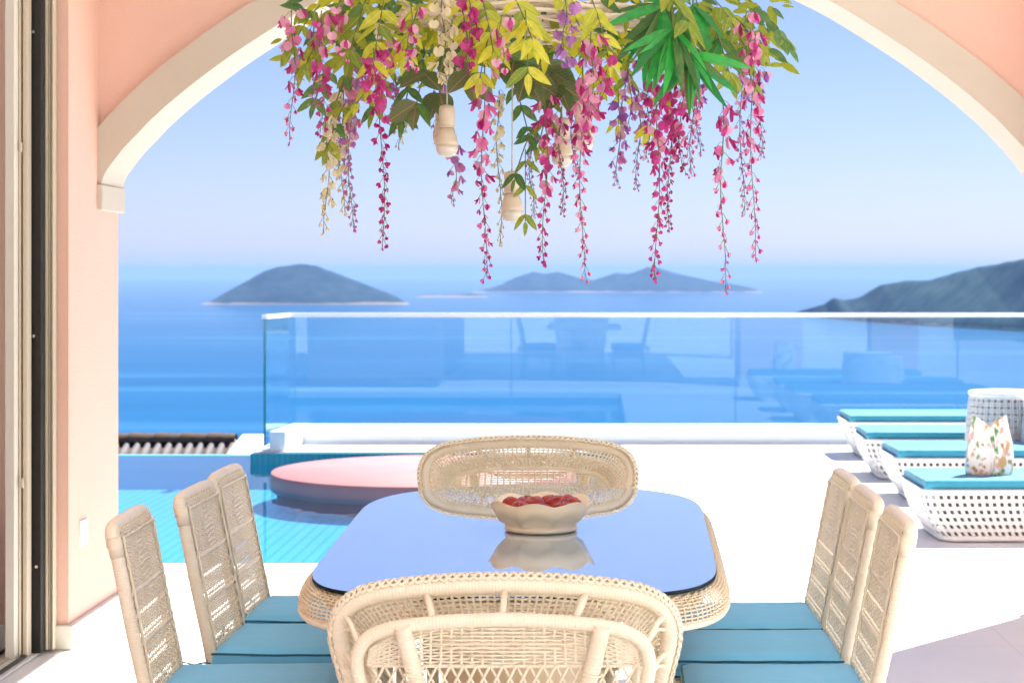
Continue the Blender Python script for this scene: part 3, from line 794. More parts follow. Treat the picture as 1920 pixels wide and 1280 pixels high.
def make_side_chair():
    t = thing('dining_chair', 'x', 'chair')
    H, hw, lean = .850, .190, .095
    def by(z): return -.215 - max(0, (z - .38)) / .48 * lean         # the back leans away above the seat
    for sx in (-1, 1):
        pts = [(sx * (hw + .004), by(0) - .03, 0), (sx * hw, by(.2) - .006, .2), (sx * hw, by(.38), .38), (sx * hw, by(.6), .6), (sx * hw, by(H - .05), H - .05)]
        mb = MB(); mb.tube(crom(pts, 5), .0160, 10); part('rear_post', mb, M['wrap'], t)
        mb = MB(); mb.tube([(sx * .20, .20, 0), (sx * .20, .20, .36)], [.015, .018], 10); part('front_leg', mb, M['wrap'], t)
    c = []
    for k in range(13):
        a = math.pi * k / 12
        # squared arch top
        x = math.copysign(abs(math.cos(a)) ** .38, math.cos(a)) * (hw - .001); z = H - .062 + .046 * abs(math.sin(a)) ** .35
        c.append((x, by(z) - .004, z))
    mb = MB(); mb.tube(c, .0168, 10); part('top_rail', mb, M['wrap'], t)
    # knuckle wraps where the rail meets the posts
    for sx in (-1, 1):
        mb = MB(); mb.tube([(sx * hw, by(H - .085), H - .085), (sx * hw, by(H - .04), H - .04)], .0178, 10); part('corner_wrap', mb, M['wick'], t)
    def Pn(u, v):
        z = .40 + v * (H - .014 - .40)
        return Vector(((u * 2 - 1) * (hw - .012), by(z) + .012, z))
    rows = []; v = .03
    while v < .985:
        rows.append(v)
        fr = (v % .135) / .135
        if v > .50: v += .0128
        else: v += .0150 if fr < .66 else .030
    mb = MB(); weave(mb, Pn, 19, rows, .0021, .0025, .0021, nst=14)
    part('woven_back', mb, M['wick'], t, kind='stuff')
    # raised diamond in the upper weave
    mb = MB()
    for k in range(11):
        v = .60 + .030 * k; w_ = .20 * (1 - abs(k - 5) / 5.6)
        mb.tube([Pn(.5 - w_ + 2 * w_ * q / 6, v + .004 * math.sin(q)) + Vector((0, .0035 + .0012 * math.sin(q * 2.2 + k), 0)) for q in range(7)], .003, 4)
    part('diamond_pattern', mb, M['wick'], t, kind='stuff')
    for z in (.655, .545):
        mb = MB(); mb.tube([Pn(k / 8, (z - .40) / (H - .445)) for k in range(9)], .0062, 6); part('cross_rail', mb, M['wrap'], t)
    # braided inner border
    mb = MB()
    brd = [Pn(.015, .02 + .9 * k / 20) for k in range(20)] + [Pn(.015 + .97 * k / 20, .935) for k in range(21)] + [Pn(.985, .92 - .9 * k / 20) for k in range(20)]
    for ph in (0, math.pi):
        mb.tube([p + Vector((0, .006 + .003 * math.sin(i * 2.1 + ph), .003 * math.cos(i * 2.1 + ph))) for i, p in enumerate(brd)], .0028, 4)
    part('braided_border', mb, M['wick'], t)
    # seat
    mb = MB(); mb.rbox(-.205, .205, -.215, .225, .345, .378, .014, 3); part('seat_frame', mb, M['wrap'], t)
    def ap(u, v):
        p = u * 4; k = int(p) % 4; f = p - int(p)
        cs = [(-.2, -.2), (.2, -.2), (.2, .2), (-.2, .2)]; a = cs[k]; b = cs[(k + 1) % 4]
        return Vector((a[0] + (b[0] - a[0]) * f, a[1] + (b[1] - a[1]) * f + .005, .27 + .08 * v))
    mb = MB(); weave(mb, ap, 64, [k / 9 for k in range(10)], .0025, .004, .003, closed=True, nst=3); part('woven_apron', mb, M['wick'], t, kind='stuff')
    # cushion (stays with the chair: tied to it)
    mb = MB(); top, bot = cushion(mb, .405, .45, .379, .430, -.225); cu = part('seat_cushion', mb, M['teal'], t)
    mb = MB(); mb.tube(top, .0035, 5, closed=True); mb.tube([p + Vector((0, 0, .006)) for p in bot], .0035, 5, closed=True); part('piping', mb, M['teal_pipe'], cu)
    for sx in (-1, 1):
        mb = MB(); x = sx * .2
        mb.tube([(x, -.215, .40), (x + sx * .018, -.235, .405), (x + sx * .024, -.262, .40), (x, -.272, .392), (x - sx * .02, -.24, .398), (x, -.214, .402)], .005, 5, flat=.45)
        mb.tube([(x + sx * .02, -.255, .40), (x + sx * .045, -.29, .415), (x + sx * .055, -.31, .385), (x + sx * .035, -.30, .365), (x + sx * .02, -.262, .39)], .005, 5, flat=.4)
        mb.tube([(x + sx * .02, -.258, .40), (x + sx * .03, -.285, .36), (x + sx * .045, -.30, .30)], .005, 5, flat=.4)
        part('cushion_tie', mb, M['teal_pipe'], cu)
    return t


ch0 = make_side_chair()
GR = 'wicker side chairs along the table'
chairs = [(-.848, 4.605, -90 + 2, 'cream wicker side chair, nearest the sliding door, on the pool side of the table', ),
          (-.805, 5.15, -90 - 1, 'cream wicker side chair in the middle of the row on the pool side'),
          (-.815, 5.62, -90 - 1, 'cream wicker side chair on the pool side, next to the pink platform'),
          (.438, 4.60, 90 - 1, 'cream wicker side chair on the lounger side, end of the row away from the railing'),
          (.428, 5.06, 90, 'cream wicker side chair in the middle of the row on the lounger side'),
          (.428, 5.50, 90 + 1, 'cream wicker side chair on the lounger side, end of the row towards the railing')]
for i, (x, y, rz, lab) in enumerate(chairs):
    c = ch0 if i == 0 else copy_tree(ch0)
    c.location = (x, y, 0); c.rotation_euler = (0, 0, R(rz)); c['label'] = lab; c['group'] = GR


# ------------------------------------------------------------------ flared head chairs
def make_head_chair():
    """faces +Y; the back is at y < 0"""
    t = thing('head_chair', 'x', 'chair')
    def hoop(k, sx=.287, zt=.768, zb=.30, y0=-.27, ln=.11):
        """k 0..1 from the left foot over the top to the right foot"""
        H = zt - zb
        key = [(-.80, 0), (-.86, .35), (-.93, .62), (-.985, .80), (-.94, .90), (-.80, .955), (-.55, .982), (-.28, .996), (0, 1.0)]
        key = key + [(-x, z) for x, z in key[::-1][1:]]
        f = k * (len(key) - 1); i = min(int(f), len(key) - 2); u = f - i
        p0 = key[max(0, i - 1)]; p1 = key[i]; p2 = key[i + 1]; p3 = key[min(len(key) - 1, i + 2)]
        x, z = tuple(0.5 * ((2 * b) + (-a + c) * u + (2 * a - 5 * b + 4 * c - d) * u * u + (-a + 3 * b - 3 * c + d) * u ** 3) for a, b, c, d in zip(p0, p1, p2, p3))
        zz = zb + z * H
        return Vector((x * sx, y0 - ln * z, zz))
    def rim(k): 
        p = hoop(k, .332, .822, .30, -.16, .14); return p
    def inner(k):
        return hoop(k, .262, .742, .32, -.215, .115)
    NH = 72
    hp = [hoop(k / NH) for k in range(NH + 1)]
    mb = MB(); mb.tube(hp, .0135, 10); part('back_frame', mb, M['wrap'], t)
    rpnt = [rim(k / NH) for k in range(NH + 1)]
    mb = MB(); mb.tube(rpnt, .0185, 10); rm = part('outer_rim', mb, M['wrap'], t)
    # braid laid over the rim: three plaited strands
    mb = MB(); NB = 44 * 12
    for s in range(4):
        pts = []
        for k in range(NB + 1):
            u = k / NB; p = rim(u); q = rim(min(1, u + .004)) - rim(max(0, u - .004)); tn = q.normalized()
            outw = Vector((p.x * .9, 0, p.z - .58)).normalized(); outw = (outw - tn * outw.dot(tn)).normalized(); bn = tn.cross(outw)
            ph = 2 * math.pi * (k / 12) / 2 + s * math.pi / 2
            pts.append(p + outw * (.0185 + .0045 * math.cos(2 * ph)) + bn * (.0200 * math.sin(ph)) + Vector((0, .006, 0)))
        mb.tube(pts, .0048, 4, flat=.55)
    part('braid', mb, M['wick'], rm)
    # flared woven collar between the inner loop and the rim
    def collar(u, v):
        k = .02 + .96 * u
        a = inner(k); b = rim(k); p = a.lerp(b, v); p.y += .030 * math.sin(math.pi * v)
        return p
    mb = MB(); weave(mb, collar, 96, [.04 + .92 * k / 8 for k in range(9)], .0034, .0030, .0028, nst=6); part('woven_collar', mb, M['wick'], t, kind='stuff')
    ip = [inner(k / NH) + Vector((0, .004, 0)) for k in range(NH + 1)]
    mb = MB(); mb.tube(ip, .009, 8); part('inner_frame', mb, M['wrap'], t)
    # struts from frame to rim
    for k in (.395, .5, .61):
        a, b = hoop(k), rim(k)
        mb = MB(); mb.tube([a + Vector((0, .004, .004)), b + Vector((0, -.004, -.006))], .0068, 8); part('strut', mb, M['wrap'], t)
    for k in (.08, .16, .235, .765, .84, .92):
        a, b = hoop(k), rim(k); m_ = (a + b) / 2 + Vector((0, -.012, .015))
        mb = MB(); mb.tube(crom([a, m_, b], 5), .0055, 6); mb.tube(crom([a, (a + b) / 2 + Vector((0, -.004, .002)), b - Vector((0, 0, .03))], 5), .004, 6); part('bow_brace', mb, M['wick'], t)
    # panel inside the hoop
    def half_w(z):
        best = .2
        for k in range(0, NH // 2):
            a, b = hp[k], hp[k + 1]
            if a.z <= z <= b.z or b.z <= z <= a.z:
                best = abs(a.x + (b.x - a.x) * ((z - a.z) / (b.z - a.z) if abs(b.z - a.z) > 1e-6 else 0)); 
                if z > .75: return best
        return best
    def py(z): return -.27 - .11 * (z - .30) / .468
    ZS, ZE = .676, .762
    def Pn(u, v):
        z = ZS + (ZE - ZS) * v
        x = (u * 2 - 1)
        w = half_w(min(z, .70)) * 1.0
        # the top edge follows the frame
        zt = z
        for _ in range(1):
            lim = .768 - .052 * max(0, abs(x) - .35) ** 2 / .42
            zt = ZS + (lim - .006 - ZS) * v
        return Vector((x * (.262 - .006 * v), py(zt) + .004, zt))
    mb = MB(); weave(mb, Pn, 27, [k / 13 for k in range(14)], .0036, .0023, .0030, nst=6, jitter=.012); part('woven_panel', mb, M['wick'], t, kind='stuff')
    # raised diamond made of longer floats
    mb = MB()
    for k in range(11):
        v = .06 + .90 * k / 10; w_ = .24 * (1 - abs(k - 5) / 5.6) + .02
        n = 9
        mb.tube([Pn(.5 - w_ + 2 * w_ * q / n, v) + Vector((0, -.0045 - .0012 * math.cos(q * 2.4 + k * 1.6), 0)) for q in range(n + 1)], .0034, 4, flat=.7)
    part('diamond_pattern', mb, M['wick'], t, kind='stuff')
    mb = MB(); mb.tube([Pn(k / 20, -.02) + Vector((0, -.002, 0)) for k in range(21)], .0038, 6); part('panel_edge', mb, M['wrap'], t)
    # wide wrapped posts, slanting inwards towards the seat
    for sx in (-1, 1):
        pts = [(sx * .192, py(.758) - .012, .758), (sx * .175, py(.68) - .012, .68), (sx * .150, py(.58) - .010, .58), (sx * .13, py(.38), .38)]
        mb = MB(); mb.tube(crom([Vector(p) for p in pts], 5), .0165, 10); po = part('wrapped_post', mb, M['wrap'], t)
        mb = MB()
        c = Vector((sx * .172, py(.66) - .012, .66)); mb.tube([c + Vector((.0185 * math.cos(a), .0185 * math.sin(a), .002 * math.sin(a * 2))) for a in [2 * math.pi * q / 14 for q in range(14)]], .0028, 5, closed=True)
        part('tie_ring', mb, M['wick'], po)
    # lattice of crossing canes below the panel
    def Lp(x, z): return Vector((x, py(z), z))
    zt, zb = .676, .40
    step = .0255
    for dirn in (1, -1):
        for k in range(-18, 19):
            x0 = k * step; pts = []
            for q in range(13):
                z = zt + (zb - zt) * q / 12; x = x0 + dirn * (zt - z) * .5
                w = .262 - .04 * (zt - z) / .3
                if abs(x) < w: pts.append(Lp(x, z) + Vector((0, .0016 * dirn, 0)))
            if len(pts) > 2:
                mb = MB(); mb.tube(pts, .0028, 5, flat=.8, up=(0, 1, 0)); part('lattice_cane', mb, M['wick'], t)
    # seat, apron, legs
    mb = MB(); mb.rbox(-.285, .285, -.27, .27, .33, .372, .018, 3); part('seat_frame', mb, M['wrap'], t)
    for sx in (-1, 1):
        mb = MB(); mb.tube([(sx * .25, .24, 0), (sx * .26, .24, .34)], [.016, .02], 10); part('leg', mb, M['wrap'], t)
        mb = MB(); mb.tube([(sx * .24, -.30, 0), (sx * .225, -.272, .31)], [.016, .018], 10); part('leg', mb, M['wrap'], t)
    def ap(u, v):
        p = u * 4; k = int(p) % 4; f = p - int(p)
        cs = [(-.28, -.265), (.28, -.265), (.28, .265), (-.28, .265)]; a = cs[k]; b = cs[(k + 1) % 4]
        return Vector((a[0] + (b[0] - a[0]) * f, a[1] + (b[1] - a[1]) * f, .22 + .11 * v))
    mb = MB(); weave(mb, ap, 84, [k / 11 for k in range(12)], .0025, .004, .003, closed=True, nst=3); part('woven_apron', mb, M['wick'], t, kind='stuff')
    mb = MB(); top, bot = cushion(mb, .50, .46, .373, .40, -.22); cu = part('seat_cushion', mb, M['wick_tab'], t)
    return t


hc = make_head_chair()
hc.location = (-.182, 3.965, 0); hc.rotation_euler = (0, 0, 0)
hc['label'] = 'cream wicker chair with flared lattice back at the table end away from the pool'; hc['group'] = 'chairs at the table heads'
h2 = copy_tree(hc)
h2.location = (-.232, 5.95, .0); h2.rotation_euler = (0, 0, R(180)); h2.scale = (1.055, 1.055, 1.055)
h2['label'] = 'cream wicker chair with oval flared back at the table end beside the pink platform'


# ------------------------------------------------------------------ loungers
def make_lounger():
    t = thing('sun_lounger', 'x', 'lounger')
    Lx, Wy, zb, zt = 1.95, .70, .02, .275
    def rr(s, inset):
        """point on a rounded rectangle by arclength fraction"""
        x0, x1, y0, y1 = inset, Lx - inset, inset * .45, Wy - inset * .45; r = .09
        segs = [('l', (x0 + r, y0), (x1 - r, y0)), ('a', (x1 - r, y0 + r), -90), ('l', (x1, y0 + r), (x1, y1 - r)), ('a', (x1 - r, y1 - r), 0),
                ('l', (x1 - r, y1), (x0 + r, y1)), ('a', (x0 + r, y1 - r), 90), ('l', (x0, y1 - r), (x0, y0 + r)), ('a', (x0 + r, y0 + r), 180)]
        ln = [math.hypot(g[2][0] - g[1][0], g[2][1] - g[1][1]) if g[0] == 'l' else r * math.pi / 2 for g in segs]
        d = (s % 1.0) * sum(ln)
        for g, l in zip(segs, ln):
            if d <= l + 1e-9:
                if g[0] == 'l':
                    f = d / l; return (g[1][0] + (g[2][0] - g[1][0]) * f, g[1][1] + (g[2][1] - g[1][1]) * f)
                a = R(g[2] + 90 * d / l); return (g[1][0] + r * math.cos(a), g[1][1] + r * math.sin(a))
            d -= l
        return (x0 + r, y0)
    def Sf(u, v):
        ins = .11 * (1 - v) ** 1.8
        x, y = rr(u, ins); return Vector((x, y, zb + (zt - zb) * v))
    NSk = 128
    mb = MB()
    for i in range(NSk):
        for d in (-.0050, .0050):
            mb.tube([Sf((i + .5) / NSk + d / 5.2, k / 6) for k in range(7)], .0056, 4, cap=False)
    for r in range(7):
        v = .03 + .94 * r / 6
        for dz in (-.02, .02):
            mb.tube([Sf(k / 168, min(1, max(0, v + dz))) + Vector((0, 0, 0)) for k in range(168)], .0056, 4, closed=True)
    part('lattice_body', mb, M['white_weave'], t, kind='stuff')
    mb = MB(); mb.tube([Sf(k / 140, 1.0) for k in range(140)], .016, 8, closed=True); part('top_rim', mb, M['white_weave'], t)
    mb = MB(); mb.tube([Sf(k / 140, 0.0) for k in range(140)], .014, 8, closed=True); part('foot_rim', mb, M['white_weave'], t)
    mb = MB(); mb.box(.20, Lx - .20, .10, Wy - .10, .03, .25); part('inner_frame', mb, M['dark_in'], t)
    mb = MB(); mb.rbox(.012, Lx - .012, .012, Wy - .012, .277, .338, .02, 3); cu = part('cushion', mb, M['teal_out'], t)
    mb = MB()
    for z in (.283, .332):
        mb.tube([(rr(k / 120, .018)[0], rr(k / 120, .03)[1], z) for k in range(120)], .004, 5, closed=True)
    part('piping', mb, M['teal_out'], cu)
    return t


lg = make_lounger()
lspec = [(1.735, 9.92, 1.0, 'white lattice sun lounger with turquoise cushion carrying the floral bag'),
         (1.868, 11.64, 0.5, 'white lattice sun lounger with turquoise cushion, first one behind the lounger with the bag'),
         (1.862, 12.98, -1.5, 'white lattice sun lounger with turquoise cushion, second one from the glass railing'),
         (1.955, 14.50, 0.0, 'white lattice sun lounger with turquoise cushion nearest the glass railing')]
for i, (x, y, rz, lab) in enumerate(lspec):
    c = lg if i == 0 else copy_tree(lg)
    c.location = (x, y, 0); c.rotation_euler = (0, 0, R(rz)); c['label'] = lab; c['group'] = 'sun loungers on the terrace'


def side_table(loc, r, h, lab):
    t = thing('wicker_side_table', lab, 'table', loc, group='side tables between the loungers')
    n = int(2 * math.pi * r / .045)
    def rad(v): return r * (1.0 + .05 * math.sin(math.pi * v) - .07 * v ** 3)
    mb = MB()
    for i in range(n):
        for d in (-.008, .008):
            a = 2 * math.pi * i / n + d / r; mb.tube([(rad(k / 8) * math.cos(a), rad(k / 8) * math.sin(a), .01 + (h - .04) * k / 8) for k in range(9)], .0065, 4, cap=False)
    rows = int(h / .045)
    for j in range(rows + 1):
        for d in (-.008, .008):
            v = min(1, max(0, j / rows + d / h)); mb.tube([(rad(v) * math.cos(2 * math.pi * k / 48), rad(v) * math.sin(2 * math.pi * k / 48), .012 + (h - .045) * v) for k in range(48)], .0065, 4, closed=True)
    part('lattice_body', mb, M['white_weave'], t, kind='stuff')
    mb = MB(); mb.lathe([(r * .72, 0.0), (r * .72, h - .05)], 24); part('core', mb, M['white_weave'], t)
    mb = MB(); mb.lathe([(0, h - .03), (r * .95, h - .03), (r * .985, h - .02), (r * .985, h - .006), (r * .96, h), (0, h)], 48); part('table_top', mb, M['white'], t)


side_table((2.76, 12.62, 0), .255, .645, 'taller round white lattice side table with a white top between the loungers')
side_table((2.99, 12.50 - .28, 0), .2, .585, 'lower round white lattice side table beside the taller one')

# floral bag
def bag_mat():
    m, t, b = nmat('white_floral_cotton')
    tc = N(t, 'ShaderNodeTexCoord'); base = N(t, 'ShaderNodeRGB'); base.outputs[0].default_value = (0.80, 0.77, 0.74, 1)
    last = base.outputs[0]
    for sc, col, lo, off in ((9, (0.55, 0.33, 0.14), .66, 0.0), (12, (0.10, 0.26, 0.08), .67, 3.1), (11, (0.62, 0.34, 0.30), .67, 7.7), (15, (0.38, 0.24, 0.06), .68, 12.3)):
        mp = N(t, 'ShaderNodeMapping'); mp.inputs['Location'].default_value = (off, off, off); mp.inputs['Rotation'].default_value = (0, .5, .3); mp.inputs['Scale'].default_value = (1.3, 1, .8)
        nz = N(t, 'ShaderNodeTexNoise'); nz.inputs['Scale'].default_value = sc * 1.5; nz.inputs['Detail'].default_value = 2
        t.links.new(tc.outputs['Object'], mp.inputs[0]); t.links.new(mp.outputs[0], nz.inputs['Vector'])
        mr = N(t, 'ShaderNodeMapRange'); mr.inputs['From Min'].default_value = lo - .08; mr.inputs['From Max'].default_value = lo
        t.links.new(nz.outputs['Fac'], mr.inputs['Value'])
        mx = N(t, 'ShaderNodeMix', data_type='RGBA'); mx.inputs['B'].default_value = (*col, 1)
        t.links.new(mr.outputs[0], mx.inputs['Factor']); t.links.new(last, mx.inputs['A']); last = mx.outputs['Result']
    t.links.new(last, b.inputs['Base Color']); b.inputs['Roughness'].default_value = 0.8
    return m


bag = thing('drawstring_bag', 'white floral drawstring bag standing on a turquoise lounger cushion', 'bag', (2.145, 10.22, .339))
mb = MB()
def bagf(i, j):
    a = 2 * math.pi * i / 48; v = j / 24
    w = .130 * (1 - .30 * v ** 1.7) * (1 + .05 * math.sin(math.pi * v)); d = .070 * (1 - .55 * v ** 1.2)
    fold = 1 + .055 * v * math.sin(9 * a + 2 * v) + .025 * math.sin(5 * a + 4 * v)
    z = .295 * v
    if v > .75: z += .035 * (v - .75) / .25 * (abs(math.cos(a)) ** .7 * 2 - 1.2)
    if j == 0: w *= .95; d *= .95
    return (math.cos(a) * w * fold, math.sin(a) * d * fold, z)
mb.grid(bagf, 48, 25, closed_u=True)
mb.face([i for i in range(48)][::-1])
part('pouch', mb, bag_mat(), bag)
mb = MB(); mb.tube(crom([Vector((-.015, -.048, .262)), Vector((-.012, -.066, .20)), Vector((.004, -.075, .12)), Vector((.0, -.079, .02))], 5), .0035, 5); mb.tube(crom([Vector((.01, -.045, .262)), Vector((.018, -.062, .21)), Vector((.022, -.072, .15))], 5), .0035, 5)
part('drawstring', mb, M['white_weave'], bag)

# ------------------------------------------------------------------ floral chandelier
CX, CY, CZ = -.178, 5.2, 2.10
chan = thing('flower_chandelier', 'hanging chandelier of wicker, green leaves and trailing pink wisteria above the table', 'chandelier', (CX, CY, CZ))
mb = MB()
for r_, z_ in ((.44, 0), (.40, .03), (.30, .05), (.18, .06)):
    mb.tube([(r_ * math.cos(2 * math.pi * k / 60) * (1 + .01 * math.sin(5 * k)), r_ * math.sin(2 * math.pi * k / 60), z_ + .006 * math.sin(k)) for k in range(60)], .006, 6, closed=True)
for k in range(150):
    a = random.uniform(0, 6.283); b_ = a + random.uniform(.5, 2.4); r1 = random.uniform(.25, .45); r2 = random.uniform(.15, .45)
    p = Vector((r1 * math.cos(a), r1 * math.sin(a), random.uniform(-.02, .06))); q = Vector((r2 * math.cos(b_), r2 * math.sin(b_), random.uniform(-.02, .07)))
    mb.tube([p, (p + q) / 2 + Vector((0, 0, random.uniform(-.02, .02))), q], random.uniform(.003, .006), 5)
part('wicker_disc', mb, M['wick_dis'], chan, kind='stuff')
mb = MB(); mb.tube([(0, 0, .05), (0, 0, 1.2)], .006, 8); mb.lathe([(0, 1.2), (.06, 1.2), (.06, 1.17), (.01, 1.15)], 20); part('hanger', mb, M['white'], chan)


def leaf_mesh(mat, w=.36, curl=.12, fold=.10):
    """leaf of unit length along +X"""
    mb = MB(); n = 7
    def fn(i, j):
        u = i / (n - 1); wd = w * .5 * (math.sin(math.pi * u ** .8) ** .8) * (1 - .15 * u) if 0 < u < 1 else 0
        s = j - 1
        return (u, s * wd, fold * abs(s) * wd / .2 * .5 - curl * u * u)
    mb.grid(fn, n, 3); return mb.mesh('leaf', mat)


LV = {'l_yel': petal('veined_yellow_green_leaf', (0.66, 0.62, 0.02), (0.46, 0.50, 0.02), 0.4, 4, (0.75, 0.75, 0.25)),
      'l_oli': petal('veined_olive_leaf', (0.32, 0.36, 0.02), (0.18, 0.27, 0.02), 0.4, 4, (0.45, 0.50, 0.12)),
      'l_drk': petal('veined_dark_leaf', (0.05, 0.15, 0.03), (0.11, 0.22, 0.04), 0.3, 4, (0.20, 0.34, 0.12)),
      'l_red': petal('pink_veined_leaf', (0.07, 0.15, 0.04), (0.12, 0.18, 0.06), 0.3, 4, (0.75, 0.18, 0.24))}
LM = {k: leaf_mesh(LV[k], .62 if k == 'l_red' else .36) for k in LV}
PALM = leaf_mesh(M['l_brt'], .17, .22, .05)
PALM2 = leaf_mesh(M['l_drk'], .15, .22, .05)
rnd = random.Random(21)
NLEAF = 0


def along(d, up=Vector((0, 0, 1)), roll=0.0):
    d = d.normalized(); y = up.cross(d)
    if y.length < 1e-4: y = Vector((0, 1, 0))
    y.normalize(); z = d.cross(y)
    m = Matrix((d, y, z)).transposed()
    return (m @ Matrix.Rotation(roll, 3, 'X')).to_euler()


def spray(p0, p1, key, size, pairs, droop=.05):
    """a pinnate spray from p0 to p1 (local to the chandelier) with leaflets in pairs and one at the tip"""
    global NLEAF
    p0 = Vector(p0); p1 = Vector(p1); d = p1 - p0
    def P(u): return p0 + d * u + Vector((0, 0, -droop * u * u))
    mb = MB(); mb.tube([P(k / 6) for k in range(7)], .0018, 4)
    o = part('leaf_spray', mb, M['stem'], chan)
    side = d.cross(Vector((0, 0, 1)))
    side = side.normalized() if side.length > 1e-4 else Vector((1, 0, 0))
    for k in range(pairs):
        u = .2 + .72 * k / max(1, pairs - 1); c = P(u); ax = (P(min(1, u + .05)) - P(u - .05)).normalized()
        for s in (-1, 1):
            dr = (ax * .7 + side * s * .9 + Vector((0, 0, rnd.uniform(-.6, .1)))).normalized()
            L = 1.35 * size * rnd.uniform(.8, 1.15); kk = key if rnd.random() > .15 else ('l_oli' if key == 'l_yel' else 'l_drk')
            link('leaf', LM[kk], o, c, along(dr, Vector((rnd.uniform(-.4, .4), -1.0 + rnd.uniform(-.4, .4), .4)), rnd.uniform(-.5, .5)), (L, L, L)); NLEAF += 1
    link('leaf', LM[key], o, P(1), along((P(1) - P(.9)), Vector((0, -.5, .8)), rnd.uniform(-.5, .5)), (size, size, size)); NLEAF += 1
    return o


def loc_at(px, py, Y):
    return at(px, py, Y) - Vector((CX, CY, CZ))


# sprays: (start px, py), (end px, py), depth, kind, leaf size, pairs
SP = [((600, 10), (545, 60), 5.0, 'l_oli', .050, 3), ((640, 0), (570, 95), 4.85, 'l_oli', .055, 4), ((660, -10), (600, 40), 5.3, 'l_drk', .055, 4), ((700, 30), (625, 170), 5.0, 'l_oli', .055, 4),
      ((690, -10), (655, 70), 4.8, 'l_oli', .060, 4), ((720, 0), (700, 90), 4.75, 'l_yel', .055, 4), ((740, -20), (690, 40), 5.4, 'l_drk', .06, 4), ((760, 100), (660, 170), 4.9, 'l_yel', .05, 4),
      ((740, 120), (700, 175), 5.2, 'l_oli', .055, 4), ((780, 110), (755, 190), 5.1, 'l_drk', .055, 3), ((650, 190), (615, 240), 4.9, 'l_oli', .055, 3), ((790, 0), (760, 70), 4.8, 'l_yel', .055, 4),
      ((820, 20), (790, 90), 5.5, 'l_drk', .06, 4), ((860, -10), (880, 60), 4.75, 'l_yel', .05, 4), ((900, -15), (925, 60), 4.7, 'l_yel', .055, 5), ((960, -10), (1000, 45), 4.65, 'l_yel', .058, 4),
      ((985, 20), (990, 100), 4.62, 'l_yel', .058, 3), ((1040, -20), (1090, 20), 4.7, 'l_yel', .055, 4), ((920, 60), (900, 110), 4.7, 'l_yel', .055, 3), ((870, 100), (820, 150), 5.2, 'l_red', .075, 2),
      ((850, 80), (880, 110), 4.85, 'l_red', .085, 2), ((930, 90), (990, 115), 5.0, 'l_red', .085, 3), ((1010, 110), (1050, 130), 5.1, 'l_red', .085, 3), ((800, 130), (780, 165), 5.0, 'l_red', .07, 2),
      ((1110, 0), (1140, 70), 4.7, 'l_yel', .055, 4), ((1150, 110), (1110, 175), 5.0, 'l_yel', .05, 4), ((1180, 130), (1160, 200), 5.3, 'l_yel', .048, 3), ((960, 150), (990, 215), 5.3, 'l_drk', .05, 3),
      ((1340, 0), (1400, 60), 4.9, 'l_oli', .062, 4), ((1360, 20), (1425, 55), 5.0, 'l_oli', .058, 4), ((1330, 30), (1370, 110), 4.85, 'l_oli', .062, 4), ((1390, -10), (1480, 55), 5.05, 'l_drk', .05, 5),
      ((1370, 70), (1415, 130), 4.95, 'l_oli', .052, 3), ((1300, -10), (1335, 60), 5.2, 'l_oli', .062, 4), ((1240, -20), (1290, 10), 4.7, 'l_oli', .062, 4), ((1250, 170), (1215, 210), 4.95, 'l_yel', .05, 2),
      ((985, 280), (985, 380), 5.0, 'l_oli', .042, 3), ((1000, 240), (965, 300), 4.95, 'l_drk', .042, 2), ((1040, 170), (1010, 240), 5.1, 'l_oli', .048, 3), ((620, 130), (590, 160), 5.4, 'l_drk', .055, 3),
      ((1100, -30), (1000, -10), 5.5, 'l_drk', .06, 4), ((840, -30), (740, -10), 5.5, 'l_drk', .06, 4), ((1050, 60), (1000, 100), 5.45, 'l_drk', .06, 4), ((700, 60), (650, 120), 5.45, 'l_drk', .06, 4)]
for (a, b_, Y, key, sz, pr) in SP:
    spray(loc_at(*a, Y + .06), loc_at(*b_, Y), key, sz, pr)
# palm fronds
for fx, fy, Y, n, a0, a1 in ((1262, 55, 4.72, 13, 205, 318), (1296, 100, 4.75, 12, 225, 340), (1228, 35, 4.85, 9, 225, 292), (1300, 10, 4.9, 8, 215, 320), (1245, 10, 4.8, 8, 160, 300)):
    c = loc_at(fx, fy, Y); mb = MB(); mb.tube([c + Vector((0, .10, .12)), c], .003, 5)
    o = part('palm_frond', mb, M['stem'], chan)
    for k in range(n):
        a = R(a0 + (a1 - a0) * k / (n - 1) + rnd.uniform(-6, 6)); d = Vector((math.cos(a) * .85, rnd.uniform(-.55, -.05), math.sin(a))); L = rnd.uniform(.11, .19)
        link('leaf', PALM if rnd.random() < .68 else PALM2, o, c, along(d, Vector((0, -1, .2)), rnd.uniform(-.7, .7)), (L, L, L)); NLEAF += 1


